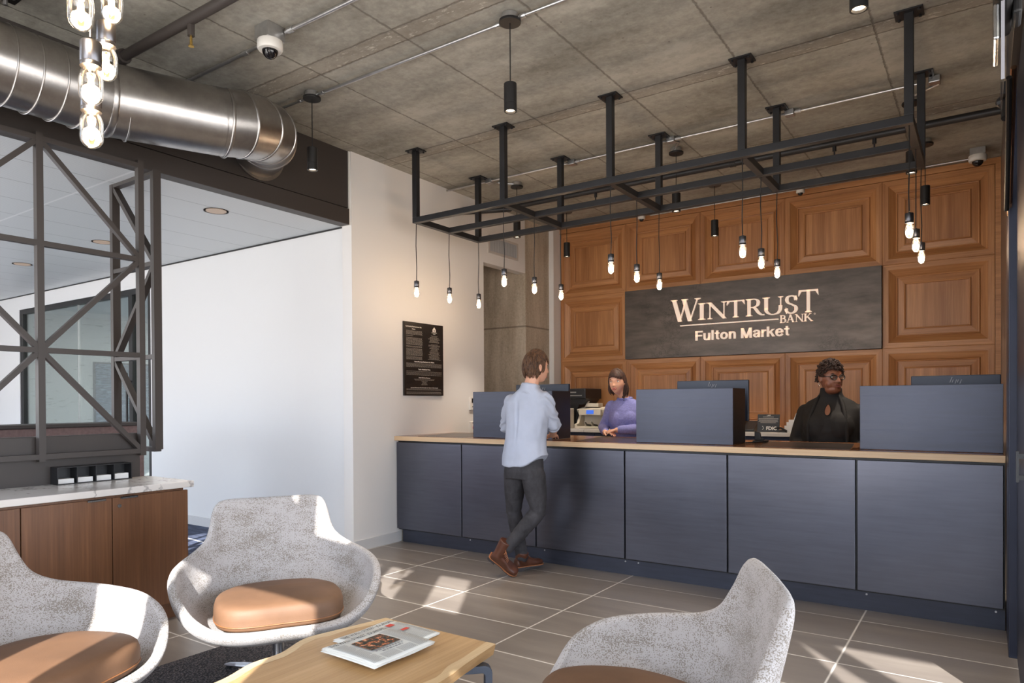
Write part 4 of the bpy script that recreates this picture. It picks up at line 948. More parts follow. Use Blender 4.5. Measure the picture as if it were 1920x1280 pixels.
# newspapers: reading direction +y, top of page towards -x
def newspaper(cx, cy, rz, z0, lb, main):
    n_ = thing('newspaper', lb, 'newspaper', (cx, cy, z0), rz)
    W, Hh = .31, .30
    for k in range(3 if main else 2):
        m = MB(); v = []; N_ = 10
        for i in range(N_+1):
            for j in range(N_+1):
                x = -Hh/2+Hh*i/N_+(.004*k if i in (0, N_) else 0)-.003*k; y = -W/2+W*j/N_+.003*(k-1)
                v.append((x, y, .0015+k*.0045+.0035*math.sin(i/N_*PI)*(k+1)*.5+.0015*math.sin(j*.8+k)))
        m.add(v, [(i*(N_+1)+j, i*(N_+1)+j+1, (i+1)*(N_+1)+j+1, (i+1)*(N_+1)+j) for i in range(N_) for j in range(N_)])
        o = m.build('page', plain('newsprint', (228, 228, 222), .85) if 'newsprint' not in bpy.data.materials else bpy.data.materials['newsprint'], n_, smooth=True, local=True, solid=.002)
    z = .0135 if main else .0085
    z += .0035
    def zz(x): return z+.0035*math.sin((x+Hh/2)/Hh*PI)*1.5 if main else z+.0035*math.sin((x+Hh/2)/Hh*PI)
    def lay(mb_in, name, mat):
        mb_in.v = [(x, y, zz(x)+q) for x, y, q in mb_in.v]; return mb_in.build(name, mat, n_, local=True)
    m = MB(); text_part(m, 'THE WALL STREET JOURNAL.', .031, (-Hh/2+.045, -W/2+.012, .001), (0, 1, 0), (-1, 0, 0), 0, .012)
    ys = [q[1] for q in m.v]; k = (W-.024)/(max(ys)-min(ys)); m.v = [(x, -W/2+.012+(y-min(ys))*k, q) for x, y, q in m.v]
    lay(m, 'masthead', MT['ink'])
    m = MB()
    def q4(x0, x1, y0, y1, h=.0006): m.add([(x0, y0, h), (x1, y0, h), (x1, y1, h), (x0, y1, h)], [(0, 1, 2, 3)])
    if main:
        P = MB(); N_ = 8
        P.v = [(-.075+.12*i/N_, -.075+.15*j/N_, .0012) for i in range(N_+1) for j in range(N_+1)]; P.f = [(i*(N_+1)+j, i*(N_+1)+j+1, (i+1)*(N_+1)+j+1, (i+1)*(N_+1)+j) for i in range(N_) for j in range(N_)]; P.mi = [0]*len(P.f)
        lay(P, 'front_photo', MT['photo'])
        rr = random.Random(2)
        for x in np.arange(-.09, .14, .0055):
            for (a, b) in ((-.148, -.09), (.085, .148)): q4(x, x+.002, a, b-(.02*rr.random() if rr.random() < .2 else 0))
        for x in np.arange(.092, .14, .0055):
            for (a, b) in ((-.08, -.005), (.003, .078)): q4(x, x+.002, a, b)
        H_ = MB(); text_part(H_, 'Unrest', .017, (.066, -.078, .0008), (0, 1, 0), (-1, 0, 0), 0, .01) if False else None
        for x, a, b in ((.056, -.07, .07), (.072, -.05, .055)):
            y = a
            while y < b: w_ = rr.uniform(.008, .018); q4(x, x+.009, y, min(y+w_, b)); y += w_+.004
    else:
        rr = random.Random(5)
        for x in np.arange(-.085, .14, .0055):
            for (a, b) in ((.06, .148),): q4(x, x+.002, a, b)
        for x in np.arange(0, .14, .0055): q4(x, x+.002, -.148, .05)
        C = MB(); C.add([(-.09, .07, .0012), (-.06, .07, .0012), (-.06, .105, .0012), (-.09, .105, .0012)], [(0, 1, 2, 3)]); C.add([(-.0, .07, .0012), (.02, .07, .0012), (.02, .11, .0012), (0, .11, .0012)], [(0, 1, 2, 3)])
        lay(C, 'colour_block', plain('red_print', (206, 74, 60), .7))
        C = MB(); C.add([(-.085, -.12, .001), (-.04, -.12, .001), (-.04, .04, .001), (-.085, .04, .001)], [(0, 1, 2, 3)]); lay(C, 'strip_photo', MT['photo'])
    lay(m, 'body_text', MT['grayink'])
newspaper(-2.03, 2.05, math.radians(-1), .4012, 'newspaper lying partly under the other one, nearer the far end of the table', False)
newspaper(-1.945, 1.915, math.radians(-2), .4165, 'folded newspaper on top, its front photo showing a fire', True)

# lounge chair: faces local +y, origin on the floor
def chair_proto():
    t = thing('lounge_chair', 'x', 'armchair')
    # rim: (x, y, z) for one side from front centre to back centre
    rim = [(0, .345, .335), (.16, .345, .335), (.29, .315, .35), (.385, .275, .41), (.442, .22, .487), (.470, .11, .545), (.464, -.03, .572), (.43, -.14, .59), (.38, -.235, .61), (.325, -.30, .655), (.30, -.34, .73), (.288, -.372, .80), (.262, -.392, .836), (.2, -.402, .847), (.09, -.408, .846), (0, -.41, .846)]
    C = []
    P = [Vector(p) for p in rim]; E = [Vector((-P[1].x, P[1].y, P[1].z))]+P+[Vector((-P[-2].x, P[-2].y, P[-2].z))]
    for i in range(1, len(E)-2):
        for j in range(3):
            q = j/3; a, b, c_, d = E[i-1:i+3]; C.append(.5*((2*b)+(c_-a)*q+(2*a-5*b+4*c_-d)*q*q+(3*b-a-3*c_+d)*q**3))
    C.append(P[-1]); full = C+[Vector((-p.x, p.y, p.z)) for p in reversed(C[1:-1])]
    n = len(full); m = 11; vs = [Vector((0, 0, .255))]
    for i in range(1, m+1):
        s_ = i/m
        for p in full:
            h = Vector((p.x, p.y, 0)); hgt = p.z-.255
            tall = max(0, min(1, (p.z-.33)/.5))
            b1 = h*(.62+.12*tall)*1.0; b2 = h*(1.0 if tall < .6 else 1-.10*(tall-.6)/.4)
            P0_ = Vector((0, 0, .255)); P1_ = Vector((b1.x*1.05, b1.y*1.05, .235)); P2_ = Vector((b2.x*.98, b2.y*.93 if p.y < 0 else b2.y*.98, .255+hgt*.42)); P3_ = p
            q = s_; vs.append(P0_*(1-q)**3+P1_*3*q*(1-q)**2+P2_*3*q*q*(1-q)+P3_*q**3)
    fs = [(0, 1+k, 1+(k+1) % n) for k in range(n)]
    for i in range(m-1): fs += [(1+i*n+k, 1+(i+1)*n+k, 1+(i+1)*n+(k+1) % n, 1+i*n+(k+1) % n) for k in range(n)]
    S_ = MB(); S_.add(vs, fs)
    o = S_.build('shell', MT['fabric'], t, smooth=True, local=True)
    md = o.modifiers.new('s', 'SOLIDIFY'); md.thickness = .042; md.offset = 0; md.use_even_offset = True
    md = o.modifiers.new('u', 'SUBSURF'); md.levels = md.render_levels = 2
    # seat cushion
    c_ = MB(); R_ = [(0, .31), (.14, .31), (.235, .275), (.285, .19), (.295, .06), (.27, -.08), (.2, -.2), (.09, -.25), (0, -.26)]
    h_ = [Vector((x, y, 0)) for x, y in R_]; E = [Vector((-h_[1].x, h_[1].y, 0))]+h_+[Vector((-h_[-2].x, h_[-2].y, 0))]; C = []
    for i in range(1, len(E)-2):
        for j in range(4):
            q = j/4; a, b, cc, d = E[i-1:i+3]; C.append(.5*((2*b)+(cc-a)*q+(2*a-5*b+4*cc-d)*q*q+(3*b-a-3*cc+d)*q**3))
    C.append(h_[-1]); F = C+[Vector((-p.x, p.y, 0)) for p in reversed(C[1:-1])]; k = len(F)
    prof_ = [(.0, .305), (.6, .305), (.92, .308), (.975, .314), (.99, .324), (.99, .331), (.998, .335), (.995, .340), (1.0, .36), (.995, .385), (.975, .405), (.94, .416), (.86, .424), (.65, .430), (.3, .434), (0, .435)]
    vs = []
    for s_, z in prof_:
        for p in F: q = p*max(s_, .001); vs.append((q.x, q.y+.008, z+.02-.02*(q.y/.33 < 0)*abs(q.y)/.27))
    fs = [(i*k+a, i*k+(a+1) % k, (i+1)*k+(a+1) % k, (i+1)*k+a) for i in range(len(prof_)-1) for a in range(k)]
    c_.add(vs, fs); cu = c_.build('seat_cushion', MT['leather'], t, smooth=True, local=True)
    MB().tube([(q.x*.998, q.y*.998+.008, .355-.02*(q.y < 0)*abs(q.y)/.27) for q in F+[F[0]]], .0028, 6, caps=False).build('piping', plain('tan_piping', (140, 92, 56), .5) if 'tan_piping' not in bpy.data.materials else bpy.data.materials['tan_piping'], cu, local=True)
    MB().lathe((0, 0, 0), [(.028, .02), (.028, .2), (.05, .225), (.09, .24)], 24).build('post', MT['chrome'], t, smooth=True, local=True, angle=40)
    b = MB()
    for a in range(4):
        an = PI/4+a*PI/2; d_ = Vector((math.cos(an), math.sin(an), 0)); s_ = Vector((-d_.y, d_.x, 0))
        b.loft([(d_*.0+Vector((0, 0, .038)), s_*.035, (0, 0, .02)), (d_*.15+Vector((0, 0, .035)), s_*.026, (0, 0, .012)), (d_*.31+Vector((0, 0, .02)), s_*.02, (0, 0, .007)), (d_*.335+Vector((0, 0, .017)), s_*.012, (0, 0, .004))], 12)
    b.build('star_base', plain('brushed_aluminium', (190, 200, 216), .3, .9), t, smooth=True, local=True, angle=40)
    g = MB()
    for a in range(4): an = PI/4+a*PI/2; g.cyl((.315*math.cos(an), .315*math.sin(an), .0135 if False else 0.0), (.315*math.cos(an), .315*math.sin(an), .014), .014, 10)
    g.build('glide', MT['blackp'], t, local=True)
    return t
ch = chair_proto()
CH = [(-2.90, 2.17, -32, 'grey speckled lounge chair facing the camera in front of the white wall'), (-2.91, 1.085, 24, 'grey speckled lounge chair at the left edge, sun on its arm'), (-.895, 1.99, 206, 'grey speckled lounge chair right of the table, seen from its side')]
for i, (x, y, ang, lb) in enumerate(CH):
    o = ch if i == 0 else copy_tree(ch)
    o.location = (x, y, .0135 if i < 2 else .0005); o.rotation_euler.z = math.radians(ang-90)
    tag(o, lb, 'armchair', 'grey lounge chairs around the coffee table')
# ================================================================== PEOPLE
def fuse(mb, name, mat, parent, voxel=.006, smooth=3, disp=None, warp=None):
    o = mb.build('tmp', mat, None, smooth=None, fix=True)
    md = o.modifiers.new('r', 'REMESH'); md.mode = 'VOXEL'; md.voxel_size = voxel; md.use_smooth_shade = True
    if smooth: md = o.modifiers.new('s', 'SMOOTH'); md.iterations = smooth; md.factor = .5
    dg = bpy.context.evaluated_depsgraph_get(); dg.update()
    me = bpy.data.meshes.new_from_object(o.evaluated_get(dg)); bpy.data.objects.remove(o)
    n = len(me.vertices); co = np.empty(n*3, 'f'); me.vertices.foreach_get('co', co); co = co.reshape(-1, 3)
    if disp:
        nr = np.empty(n*3, 'f'); me.vertices.foreach_get('normal', nr); nr = nr.reshape(-1, 3); co = co+nr*disp(co)[:, None]
    if warp: co = warp(co)
    off = np.array(parent.location if parent else (0, 0, 0), 'f')
    p = parent.parent if parent else None
    while p is not None: off = off+np.array(p.location); p = p.parent
    me.vertices.foreach_set('co', (co-off).astype('f').ravel())
    me.materials.clear(); me.materials.append(mat); me.polygons.foreach_set('use_smooth', [True]*len(me.polygons)); me.name = name
    r = bpy.data.objects.new(name, me); COL.objects.link(r); r.parent = parent; return r
def vnoise(co, sc, seed=0):
    return np.array([noise.noise(Vector((float(a)*sc[0]+seed, float(b)*sc[1], float(c)*sc[2]))) for a, b, c in co])

class Head:
    def __init__(s, c, yaw, pitch=0, roll=0, scale=1., w=1.):
        # yaw: direction faced, degrees from +y clockwise seen from above
        s.c = Vector(c); s.k = scale; s.w = w
        s.R = Matrix.Rotation(-math.radians(yaw), 3, 'Z') @ Matrix.Rotation(math.radians(pitch), 3, 'X') @ Matrix.Rotation(math.radians(roll), 3, 'Y')
    def W(s, p): return s.c+s.R @ (Vector((p[0]*s.w, p[1], p[2]))*s.k)
    def surf(s, dx, dy, dz):
        x, y, z = .073*dx, .092*dy, .118*dz; t = dz
        if dz > 0: x *= 1+.05*dz*(1-dz)*4*.5
        if t < -.05: j = (-.05-t)/.95; x *= 1-.34*j**1.25
        if dy > 0: y += .034*max(0, -t)**1.2*min(1, dy*1.6); y *= 1-.05*max(0, t)
        if dy < 0 and t < -.2: y *= 1-.35*(-.2-t)
        if dy > 0:
            G = lambda a, b: math.exp(-(a/b)**2)
            ax = abs(x)
            nz = 0 if z > .018 else ((.018-z)/.05 if z > -.032 else max(0, 1-(-.032-z)/.012))
            y += .026*G(x, .0095+.004*nz)*nz
            y -= .011*G(ax-.031, .017)*G(z-.006, .012)
            y += .004*G(z-.026, .008)*G(ax-.028, .026)
            y += .005*G(ax-.042, .02)*G(z+.028, .02)
            y += .006*G(x, .021)*(G(z+.056, .006)+G(z+.069, .006))
            y += .007*G(x, .02)*G(z+.1, .014)
            y -= .003*G(x, .03)*G(z+.083, .007)
        return (x, y, z)
    def skull(s, mb):
        n, m = 64, 48; vs = []
        for i in range(m+1):
            th = PI*i/m
            for k in range(n):
                a = 2*PI*k/n; vs.append(s.W(s.surf(math.sin(th)*math.cos(a), math.sin(th)*math.sin(a), -math.cos(th))))
        mb.add(vs, [(i*n+k, i*n+(k+1) % n, (i+1)*n+(k+1) % n, (i+1)*n+k) for i in range(m) for k in range(n)])
        for sg in (-1, 1):      # ears
            mb.loft([(s.W((sg*.070, -.004, -.012)), s.R @ Vector((0, .012, 0)), s.R @ Vector((0, 0, .022))), (s.W((sg*.078, -.010, -.008)), s.R @ Vector((0, .016, .003)), s.R @ Vector((0, -.004, .031))), (s.W((sg*.084, -.014, -.006)), s.R @ Vector((0, .013, 0)), s.R @ Vector((0, -.004, .027)))], 14)
    def face(s, parent, lip, brow, iris='iris', dirx=0., smile=.004, lipw=.024):
        for sg in (-1, 1):
            ec = s.W((sg*.0305, .0632, .006)); e = MB().ell(ec, (.0134*s.k,)*3, 16).build('eyeball', MT['eye'], parent, smooth=True)
            d = (s.R @ Vector((dirx, 1, -.05))).normalized(); Q = Vector((0, 0, 1)).rotation_difference(d).to_matrix()
            MB().ell(ec+d*.0085*s.k, (.0062*s.k, .0062*s.k, .0052*s.k), 12, rot=Q).build('iris', MT[iris], e, smooth=True)
            lid = MB().tube([s.W((sg*(.0305+q), .0735+.003*(1-(q/.016)**2), .0125+.003*(1-(q/.016)**2))) for q in (-.017, -.01, 0, .01, .017)], [.001, .0022, .0028, .0022, .001], 6)
            lid.build('eyelid_line', MT[brow], parent, smooth=True)
            MB().tube([s.W((sg*q, .0835-.25*(q-.03)**2*8 if False else .084-.012*(q/.05)**2, .026+.005*math.sin((q-.012)/.04*PI))) for q in (.012, .022, .032, .042, .05)], [.0018, .0028, .003, .0025, .001], 6).build('eyebrow', MT[brow], parent, smooth=True)
        for z, h, tk in ((-.057, .0042, 0), (-.0665, .005, 1)):
            MB().tube([s.W((q*lipw, .0935+(.002 if tk else .001)-.010*q*q+.004*(z < 0), z+smile*q*q+(.001 if not tk else -.0015)*(1-q*q))) for q in (-1, -.6, -.2, .2, .6, 1)], [.0008, h*.75, h, h, h*.75, .0008], 8).build('lip', MT[lip], parent, smooth=True)

def hand(mb, wrist, dirn, palm_n, size=1., side=1, curl=(.35, .4, .45, .55), spread=.1, thumb=.8):
    """palm + five separately bent fingers ; dirn: wrist->knuckles, palm_n: direction the palm faces, side: +1 thumb along dirn x palm_n"""
    d = Vector(dirn).normalized(); p = Vector(palm_n); p = (p-d*p.dot(d)).normalized(); t = d.cross(p)*side; w = Vector(wrist); k = size
    mb.loft([(w-d*.01*k, t*.026*k, p*.019*k), (w+d*.02*k, t*.032*k, p*.017*k), (w+d*.055*k, t*.040*k, p*.0155*k), (w+d*.088*k, t*.040*k, p*.012*k)], 16, 2.4)
    for i, (o, L) in enumerate(((.031, .072), (.0105, .082), (-.0105, .076), (-.0305, .060))):
        b = w+d*(.080 if i else .078)*k+t*o*k; dd = (d+t*spread*(1.5-i)*.6).normalized(); a = curl[i]; pts = [b-dd*.015*k, b+dd*.002]
        for seg, f in ((.42, .6), (.32, 1.6), (.26, 2.3)):
            q = (dd*math.cos(a*f)+p*math.sin(a*f)).normalized(); pts.append(pts[-1]+q*L*seg*k)
        r = .0088*k*(.88 if i == 3 else 1)
        mb.tube(pts, [r*1.05, r*1.02, r, r*.92, r*.74], 10, round_=True)
    b = w+d*.022*k+t*.026*k; q1 = (d*.62+t*thumb+p*.25).normalized(); q2 = (d*.85+t*.3*thumb+p*.35).normalized()
    mb.tube([b-q1*.012*k, b+q1*.034*k, b+q1*.034*k+q2*.03*k, b+q1*.034*k+q2*.052*k], [.0125*k, .0115*k, .010*k, .0075*k], 10, round_=True)

# ---------------------------------------------------------------- man
mo = Vector((-2.97, 4.52, 0))
M_ = thing('person', 'man in pale blue shirt and dark jeans leaning on the counter, back to us', 'person', mo)
H = Head((-2.855, 4.50, 1.638), 24, -4, 3, 1.04)
b = MB(); H.skull(b)
b.tube([(-2.89, 4.465, 1.40), (-2.88, 4.467, 1.50), (-2.862, 4.49, 1.585)], [.052, .054, .056], 20, round_=True)
b.loft([((-2.95, 4.49, .90), (.13, 0, 0), (0, .08, 0)), ((-2.94, 4.5, 1.05), (.11, 0, 0), (0, .075, 0)), ((-2.925, 4.5, 1.2), (.125, 0, 0), (0, .075, 0)), ((-2.915, 4.495, 1.32), (.13, .01, 0), (0, .07, 0)), ((-2.90, 4.475, 1.40), (.07, .01, .01), (0, .045, 0))], 24)
shL, shR = Vector((-3.065, 4.475, 1.365)), Vector((-2.775, 4.50, 1.39)); elL, elR = Vector((-3.21, 4.60, 1.17)), Vector((-2.785, 4.64, 1.185)); wrL, wrR = Vector((-3.10, 4.86, 1.098)), Vector((-2.93, 4.87, 1.096))
for s_, e_, w_ in ((shL, elL, wrL), (shR, elR, wrR)): b.tube([s_+Vector((0, 0, -.02)), (s_+e_)/2, e_, (e_*.55+w_*.45), w_], [.038, .038, .037, .037, .026], 16, round_=True)
hand(b, wrL, (.25, 1, -.12), (0, -.1, -1), 1., -1, (.12, .15, .18, .22))
hand(b, wrR, (-.45, .9, -.12), (0, -.1, -1), 1., 1, (.12, .15, .18, .22))
body = fuse(b, 'body', MT['skin'], M_, .0045, 2)
H.face(M_, 'lip', 'hair_m', smile=.001)
# shirt
b = MB()
b.loft([((-2.955, 4.485, .875), (.178, .02, .012), (0, .118, .0)), ((-2.955, 4.49, .95), (.172, .015, .0), (0, .122, 0)), ((-2.95, 4.50, 1.08), (.160, .01, 0), (0, .118, 0)), ((-2.94, 4.50, 1.2), (.168, .01, 0), (0, .118, 0)),
        ((-2.925, 4.495, 1.30), (.182, .015, 0), (0, .118, 0)), ((-2.915, 4.485, 1.375), (.182, .02, .008), (0, .105, 0)), ((-2.905, 4.475, 1.43), (.135, .015, .008), (0, .082, 0)), ((-2.893, 4.465, 1.465), (.078, .01, .004), (0, .066, 0))], 36, 2.25)
for sh, el, wr, e in ((shL, elL, wrL, .35), (shR, elR, wrR, .10)):
    c = el.lerp(wr, e); b.tube([sh+Vector((0, 0, .0)), sh.lerp(el, .35), sh.lerp(el, .7), el, el.lerp(c, .5), c], [.060, .061, .057, .055, .054, .051], 20, round_=True)
    b.tube([c-(wr-el).normalized()*.032, c+(wr-el).normalized()*.006], [.060, .058], 20)
b.tube([(-2.893, 4.462, 1.44), (-2.886, 4.464, 1.475), (-2.882, 4.466, 1.505)], [.080, .073, .068], 24)
def shirtdisp(co):
    n = vnoise(co, (7, 7, 3.0), 3)*.013+vnoise(co, (20, 20, 6), 9)*.006
    back = (co[:, 1] < 4.47); px = co[:, 0]+2.955-.01*np.sin(co[:, 2]*5)
    zf = np.clip((1.38-co[:, 2])/.1, 0, 1)*np.clip((co[:, 2]-1.02)/.25, 0, 1)
    n += back*zf*(-.012*np.exp(-(px/.008)**2)+.006*np.exp(-((px-.02)/.012)**2)+.006*np.exp(-((px+.02)/.012)**2))
    arm = np.clip((np.abs(co[:, 0]+2.95)-.17)/.05, 0, 1)
    return n+arm*.006*np.sin((co[:, 2]*1.0+co[:, 1]*.6)*95+vnoise(co, (12, 12, 12), 4)*4)
def hem(co):
    co = co.copy(); k = np.clip((1.0-co[:, 2])/.12, 0, 1); co[:, 2] += k*.075*np.clip((np.abs(co[:, 0]+2.965)-.05)/.13, 0, 1)**1.6*np.where(co[:, 0] > -2.965, 1, .25); return co
fuse(b, 'shirt', MT['shirt'], M_, .0065, 4, shirtdisp, hem)
# jeans
b = MB()
b.loft([((-2.96, 4.50, 1.03), (.140, .01, 0), (0, .098, 0)), ((-2.965, 4.50, .97), (.150, .01, 0), (0, .105, 0)), ((-2.962, 4.49, .90), (.152, .01, 0), (0, .110, 0)), ((-2.96, 4.483, .83), (.157, .012, 0), (0, .118, 0)), ((-2.96, 4.49, .775), (.155, .012, 0), (0, .108, 0))], 30, 2.3)
hpL, knL, anL = Vector((-3.055, 4.50, .80)), Vector((-3.12, 4.575, .50)), Vector((-3.10, 4.66, .115))
hpR, knR, anR = Vector((-2.875, 4.49, .80)), Vector((-2.855, 4.52, .52)), Vector((-3.055, 4.40, .245))
b.tube([hpL, hpL.lerp(knL, .5), knL, knL.lerp(anL, .45), anL.lerp(knL, .08), anL], [.092, .080, .062, .058, .047, .05], 22, round_=True)
b.tube([hpR, hpR.lerp(knR, .5), knR, knR.lerp(anR, .45), anR.lerp(knR, .08), anR], [.094, .084, .066, .060, .048, .05], 22, round_=True)
def jd(co): return vnoise(co, (9, 9, 5), 1)*.006+vnoise(co, (24, 24, 40), 5)*.0045*np.clip((.62-co[:, 2])/.1, .15, 1)
fuse(b, 'jeans', MT['jeans'], M_, .0065, 4, jd)
# boots (left flat, right standing on its toe)
def boot(name, ankle, heel, toe, up):
    ankle, heel, toe, up = map(Vector, (ankle, heel, toe, up)); f = (toe-heel).normalized(); up = (up-f*up.dot(f)).normalized(); s_ = f.cross(up); L = (toe-heel).length
    P = lambda a, h: heel+f*a*L+up*h
    b = MB(); b.loft([(P(.02, .05), s_*.026, up*.034), (P(.10, .055), s_*.035, up*.05), (P(.28, .058), s_*.037, up*.052), (P(.5, .05), s_*.040, up*.042), (P(.7, .042), s_*.048, up*.03), (P(.87, .04), s_*.044, up*.026), (P(.97, .036), s_*.028, up*.018)], 20, 2.4)
    b.tube([P(.2, .06), P(.2, .06).lerp(ankle, .6), ankle, ankle+(ankle-P(.2, .06)).normalized()*.02], [.045, .050, .053, .054], 20)
    o = fuse(b, name, MT['boot'], M_, .005, 3)
    so = MB(); w_ = [(0, .024), (.08, .033), (.25, .035), (.42, .034), (.62, .045), (.78, .049), (.9, .042), (.99, .02)]
    A = [P(a, 0)+s_*w for a, w in w_]+[P(a, 0)-s_*w for a, w in reversed(w_)]
    so.prism([q+up*.008 for q in A], up*.011); so.build('sole', MT['sole'], o)
    MB().prism([q+up*.0185+((q-P(.5, 0)).normalized()*.003) for q in A], up*.006).build('welt', MT['welt'], o)
    MB().prism([P(a, 0)+s_*w-up*.012 for a, w in ((0, .024), (.08, .032), (.27, .034))]+[P(a, 0)-s_*w-up*.012 for a, w in ((.27, .034), (.08, .032), (0, .024))], up*.021).build('heel', MT['sole'], o)
    lc = MB()
    for k in range(6):
        a, h = .50-.05*k, .088+.014*k; c0, c1 = P(a, h)+s_*.018, P(a-.03, h+.008)-s_*.018
        lc.tube([c0, (c0+c1)/2+up*.006+f*.004, c1], .0022, 6)
    lc.build('lace', MT['welt'], o)
boot('boot', anL+Vector((0, 0, .02)), (-3.135, 4.61, .013), (-3.035, 4.865, .013), (0, 0, 1))
boot('boot', (-3.07, 4.385, .275), (-3.215, 4.365, .165), (-3.055, 4.50, .004), (.45, -.35, .55))
# hair of the man
def hair_cap(H_, mb, k=1.07, zcut=-.03, front=.045):
    n, m = 40, 24; vs = []
    for i in range(m+1):
        th = PI*i/m
        for q in range(n):
            a = 2*PI*q/n; d = (math.sin(th)*math.cos(a), math.sin(th)*math.sin(a), -math.cos(th))
            lim = zcut if d[1] < .1 else front; x, y, z = .0735*d[0]*k, .093*d[1]*k, .118*d[2]*k
            if d[1] > .0: lim = zcut+(front-zcut)*min(1, d[1]*1.8)
            if z < lim: z = lim-.001*(lim-z); s_ = .92; x *= s_; y *= s_
            vs.append(H_.W((x, y-.004, z+.002)))
    mb.add(vs, [(i*n+q, i*n+(q+1) % n, (i+1)*n+(q+1) % n, (i+1)*n+q) for i in range(m) for q in range(n)])
b = MB(); hair_cap(H, b, 1.10, -.065, .062); rr = random.Random(4)
for q in range(900):
    a = rr.uniform(0, 2*PI); t = rr.uniform(.0, 1); th = math.acos(1-t*1.40)
    d = Vector((math.sin(th)*math.cos(a), math.sin(th)*math.sin(a), math.cos(th)))
    if d.y > .35 and d.z < .55: continue
    if abs(d.x) > .75 and d.z < 0 and d.y > -.1: continue
    flow = Vector((rr.uniform(-.3, .5), .25 if d.z > .6 else -.1, -1 if d.z < .75 else -.15)); flow = (flow-d*flow.dot(d)).normalized(); pts = []
    for s_ in (0, .33, .66, 1):
        u_ = (d+flow*s_*.42).normalized(); kk = 1.09+.025*math.sin(s_*2.6)+rr.uniform(0, .012); pts.append(H.W((.0735*u_.x*kk, .094*u_.y*kk-.004, .118*u_.z*kk)))
    b.tube(pts, [.0025, .0035, .003, .001], 4)
b.build('hair', MT['hair_m'], M_, smooth=True, fix=False)

# ---------------------------------------------------------------- first teller
W1 = thing('person', 'smiling woman teller in a lavender sweater with long dark hair', 'person', (-2.80, 6.02, 0))
H = Head((-2.857, 5.93, 1.548), 176, -3, 4, .99, .98)
b = MB(); H.skull(b)
b.tube([(-2.815, 6.01, 1.34), (-2.83, 5.99, 1.43), (-2.85, 5.95, 1.50)], [.046, .046, .048], 20, round_=True)
b.loft([((-2.80, 6.03, .86), (.17, 0, 0), (0, .12, 0)), ((-2.80, 6.03, 1.0), (.145, 0, 0), (0, .10, 0)), ((-2.80, 6.02, 1.2), (.16, 0, 0), (0, .11, 0)), ((-2.80, 6.03, 1.32), (.15, 0, 0), (0, .07, 0)), ((-2.81, 6.02, 1.38), (.05, 0, 0), (0, .045, 0))], 24)
for sx in (-1, 1): b.tube([(-2.80+sx*.085, 6.05, .90), (-2.80+sx*.09, 6.06, .5), (-2.80+sx*.09, 6.06, .08)], [.085, .055, .04], 16, round_=True); b.ell((-2.80+sx*.09, 6.0, .035), (.04, .11, .034), 14)
sa, sb = Vector((-2.965, 6.03, 1.315)), Vector((-2.635, 6.03, 1.315)); ea, eb = Vector((-3.03, 5.98, 1.115)), Vector((-2.575, 5.95, 1.115)); wa, wb = Vector((-2.925, 5.80, 1.084)), Vector((-2.80, 5.795, 1.104))
b.tube([sa, sa.lerp(ea, .5), ea, ea.lerp(wa, .5), wa], [.045, .038, .036, .033, .024], 16, round_=True)
b.tube([sb, sb.lerp(eb, .5), eb, eb.lerp(wb, .5), wb], [.045, .038, .036, .033, .024], 16, round_=True)
hand(b, wa, (.85, -.3, -.05), (0, 0, -1), .86, -1, (.25, .3, .32, .38))
hand(b, wb, (-.95, -.12, -.12), (0, 0, -1), .86, 1, (.3, .34, .36, .42))
fuse(b, 'body', MT['skin'], W1, .0045, 2)
H.face(W1, 'lip', 'hair_w', dirx=-.15, smile=.009, lipw=.026)
m = MB()
for i in range(3): m.ell(wa+Vector((.112+.012*(i == 1), -.045+.017*i-.012, -.022)), (.006, .0045, .0035), 8)
m.build('painted_nails', MT['nail'], W1, smooth=True)
MB().tube([H.W((.079, -.006, -.04)), H.W((.081, -.006, -.052)), H.W((.08, -.006, -.06))], [.003, .005, .003], 8, round_=True).build('earring', MT['gold'], W1, smooth=True)
b = MB()
b.loft([((-2.80, 6.03, .9), (.178, 0, 0), (0, .13, 0)), ((-2.80, 6.03, 1.0), (.162, 0, 0), (0, .118, 0)), ((-2.80, 6.025, 1.1), (.165, 0, 0), (0, .125, 0)), ((-2.80, 6.015, 1.2), (.175, 0, 0), (0, .13, 0)), ((-2.80, 6.025, 1.29), (.182, 0, 0), (0, .112, 0)), ((-2.803, 6.03, 1.345), (.165, 0, 0), (0, .09, 0)), ((-2.81, 6.025, 1.375), (.115, 0, 0), (0, .074, 0)), ((-2.816, 6.013, 1.393), (.078, 0, 0), (0, .066, 0))], 34, 2.15)
for sx in (-1, 1): b.ell((-2.80+sx*.068, 5.945, 1.195), (.082, .066, .09), 18)
for s0, e0, w0 in ((sa, ea, wa), (sb, eb, wb)):
    c = e0.lerp(w0, .9); b.tube([s0, s0.lerp(e0, .5), e0, e0.lerp(c, .5), c], [.062, .054, .052, .046, .036], 18, round_=True); b.tube([c-(w0-e0).normalized()*.03, c+(w0-e0).normalized()*.008], [.040, .037], 16)
def sd_(co): return vnoise(co, (10, 10, 6), 2)*.006+vnoise(co, (120, 120, 120), 6)*.0012
fuse(b, 'sweater', MT['sweater'], W1, .006, 5, sd_)
co_ = MB().tube([Vector((-2.818, 6.008, 1.397))+Vector((.066*math.cos(a), .058*math.sin(a), .008*math.sin(a))) for a in [2*PI*i/20 for i in range(21)]], .010, 8, caps=False); co_.build('collar', MT['sweater'], W1, smooth=True)
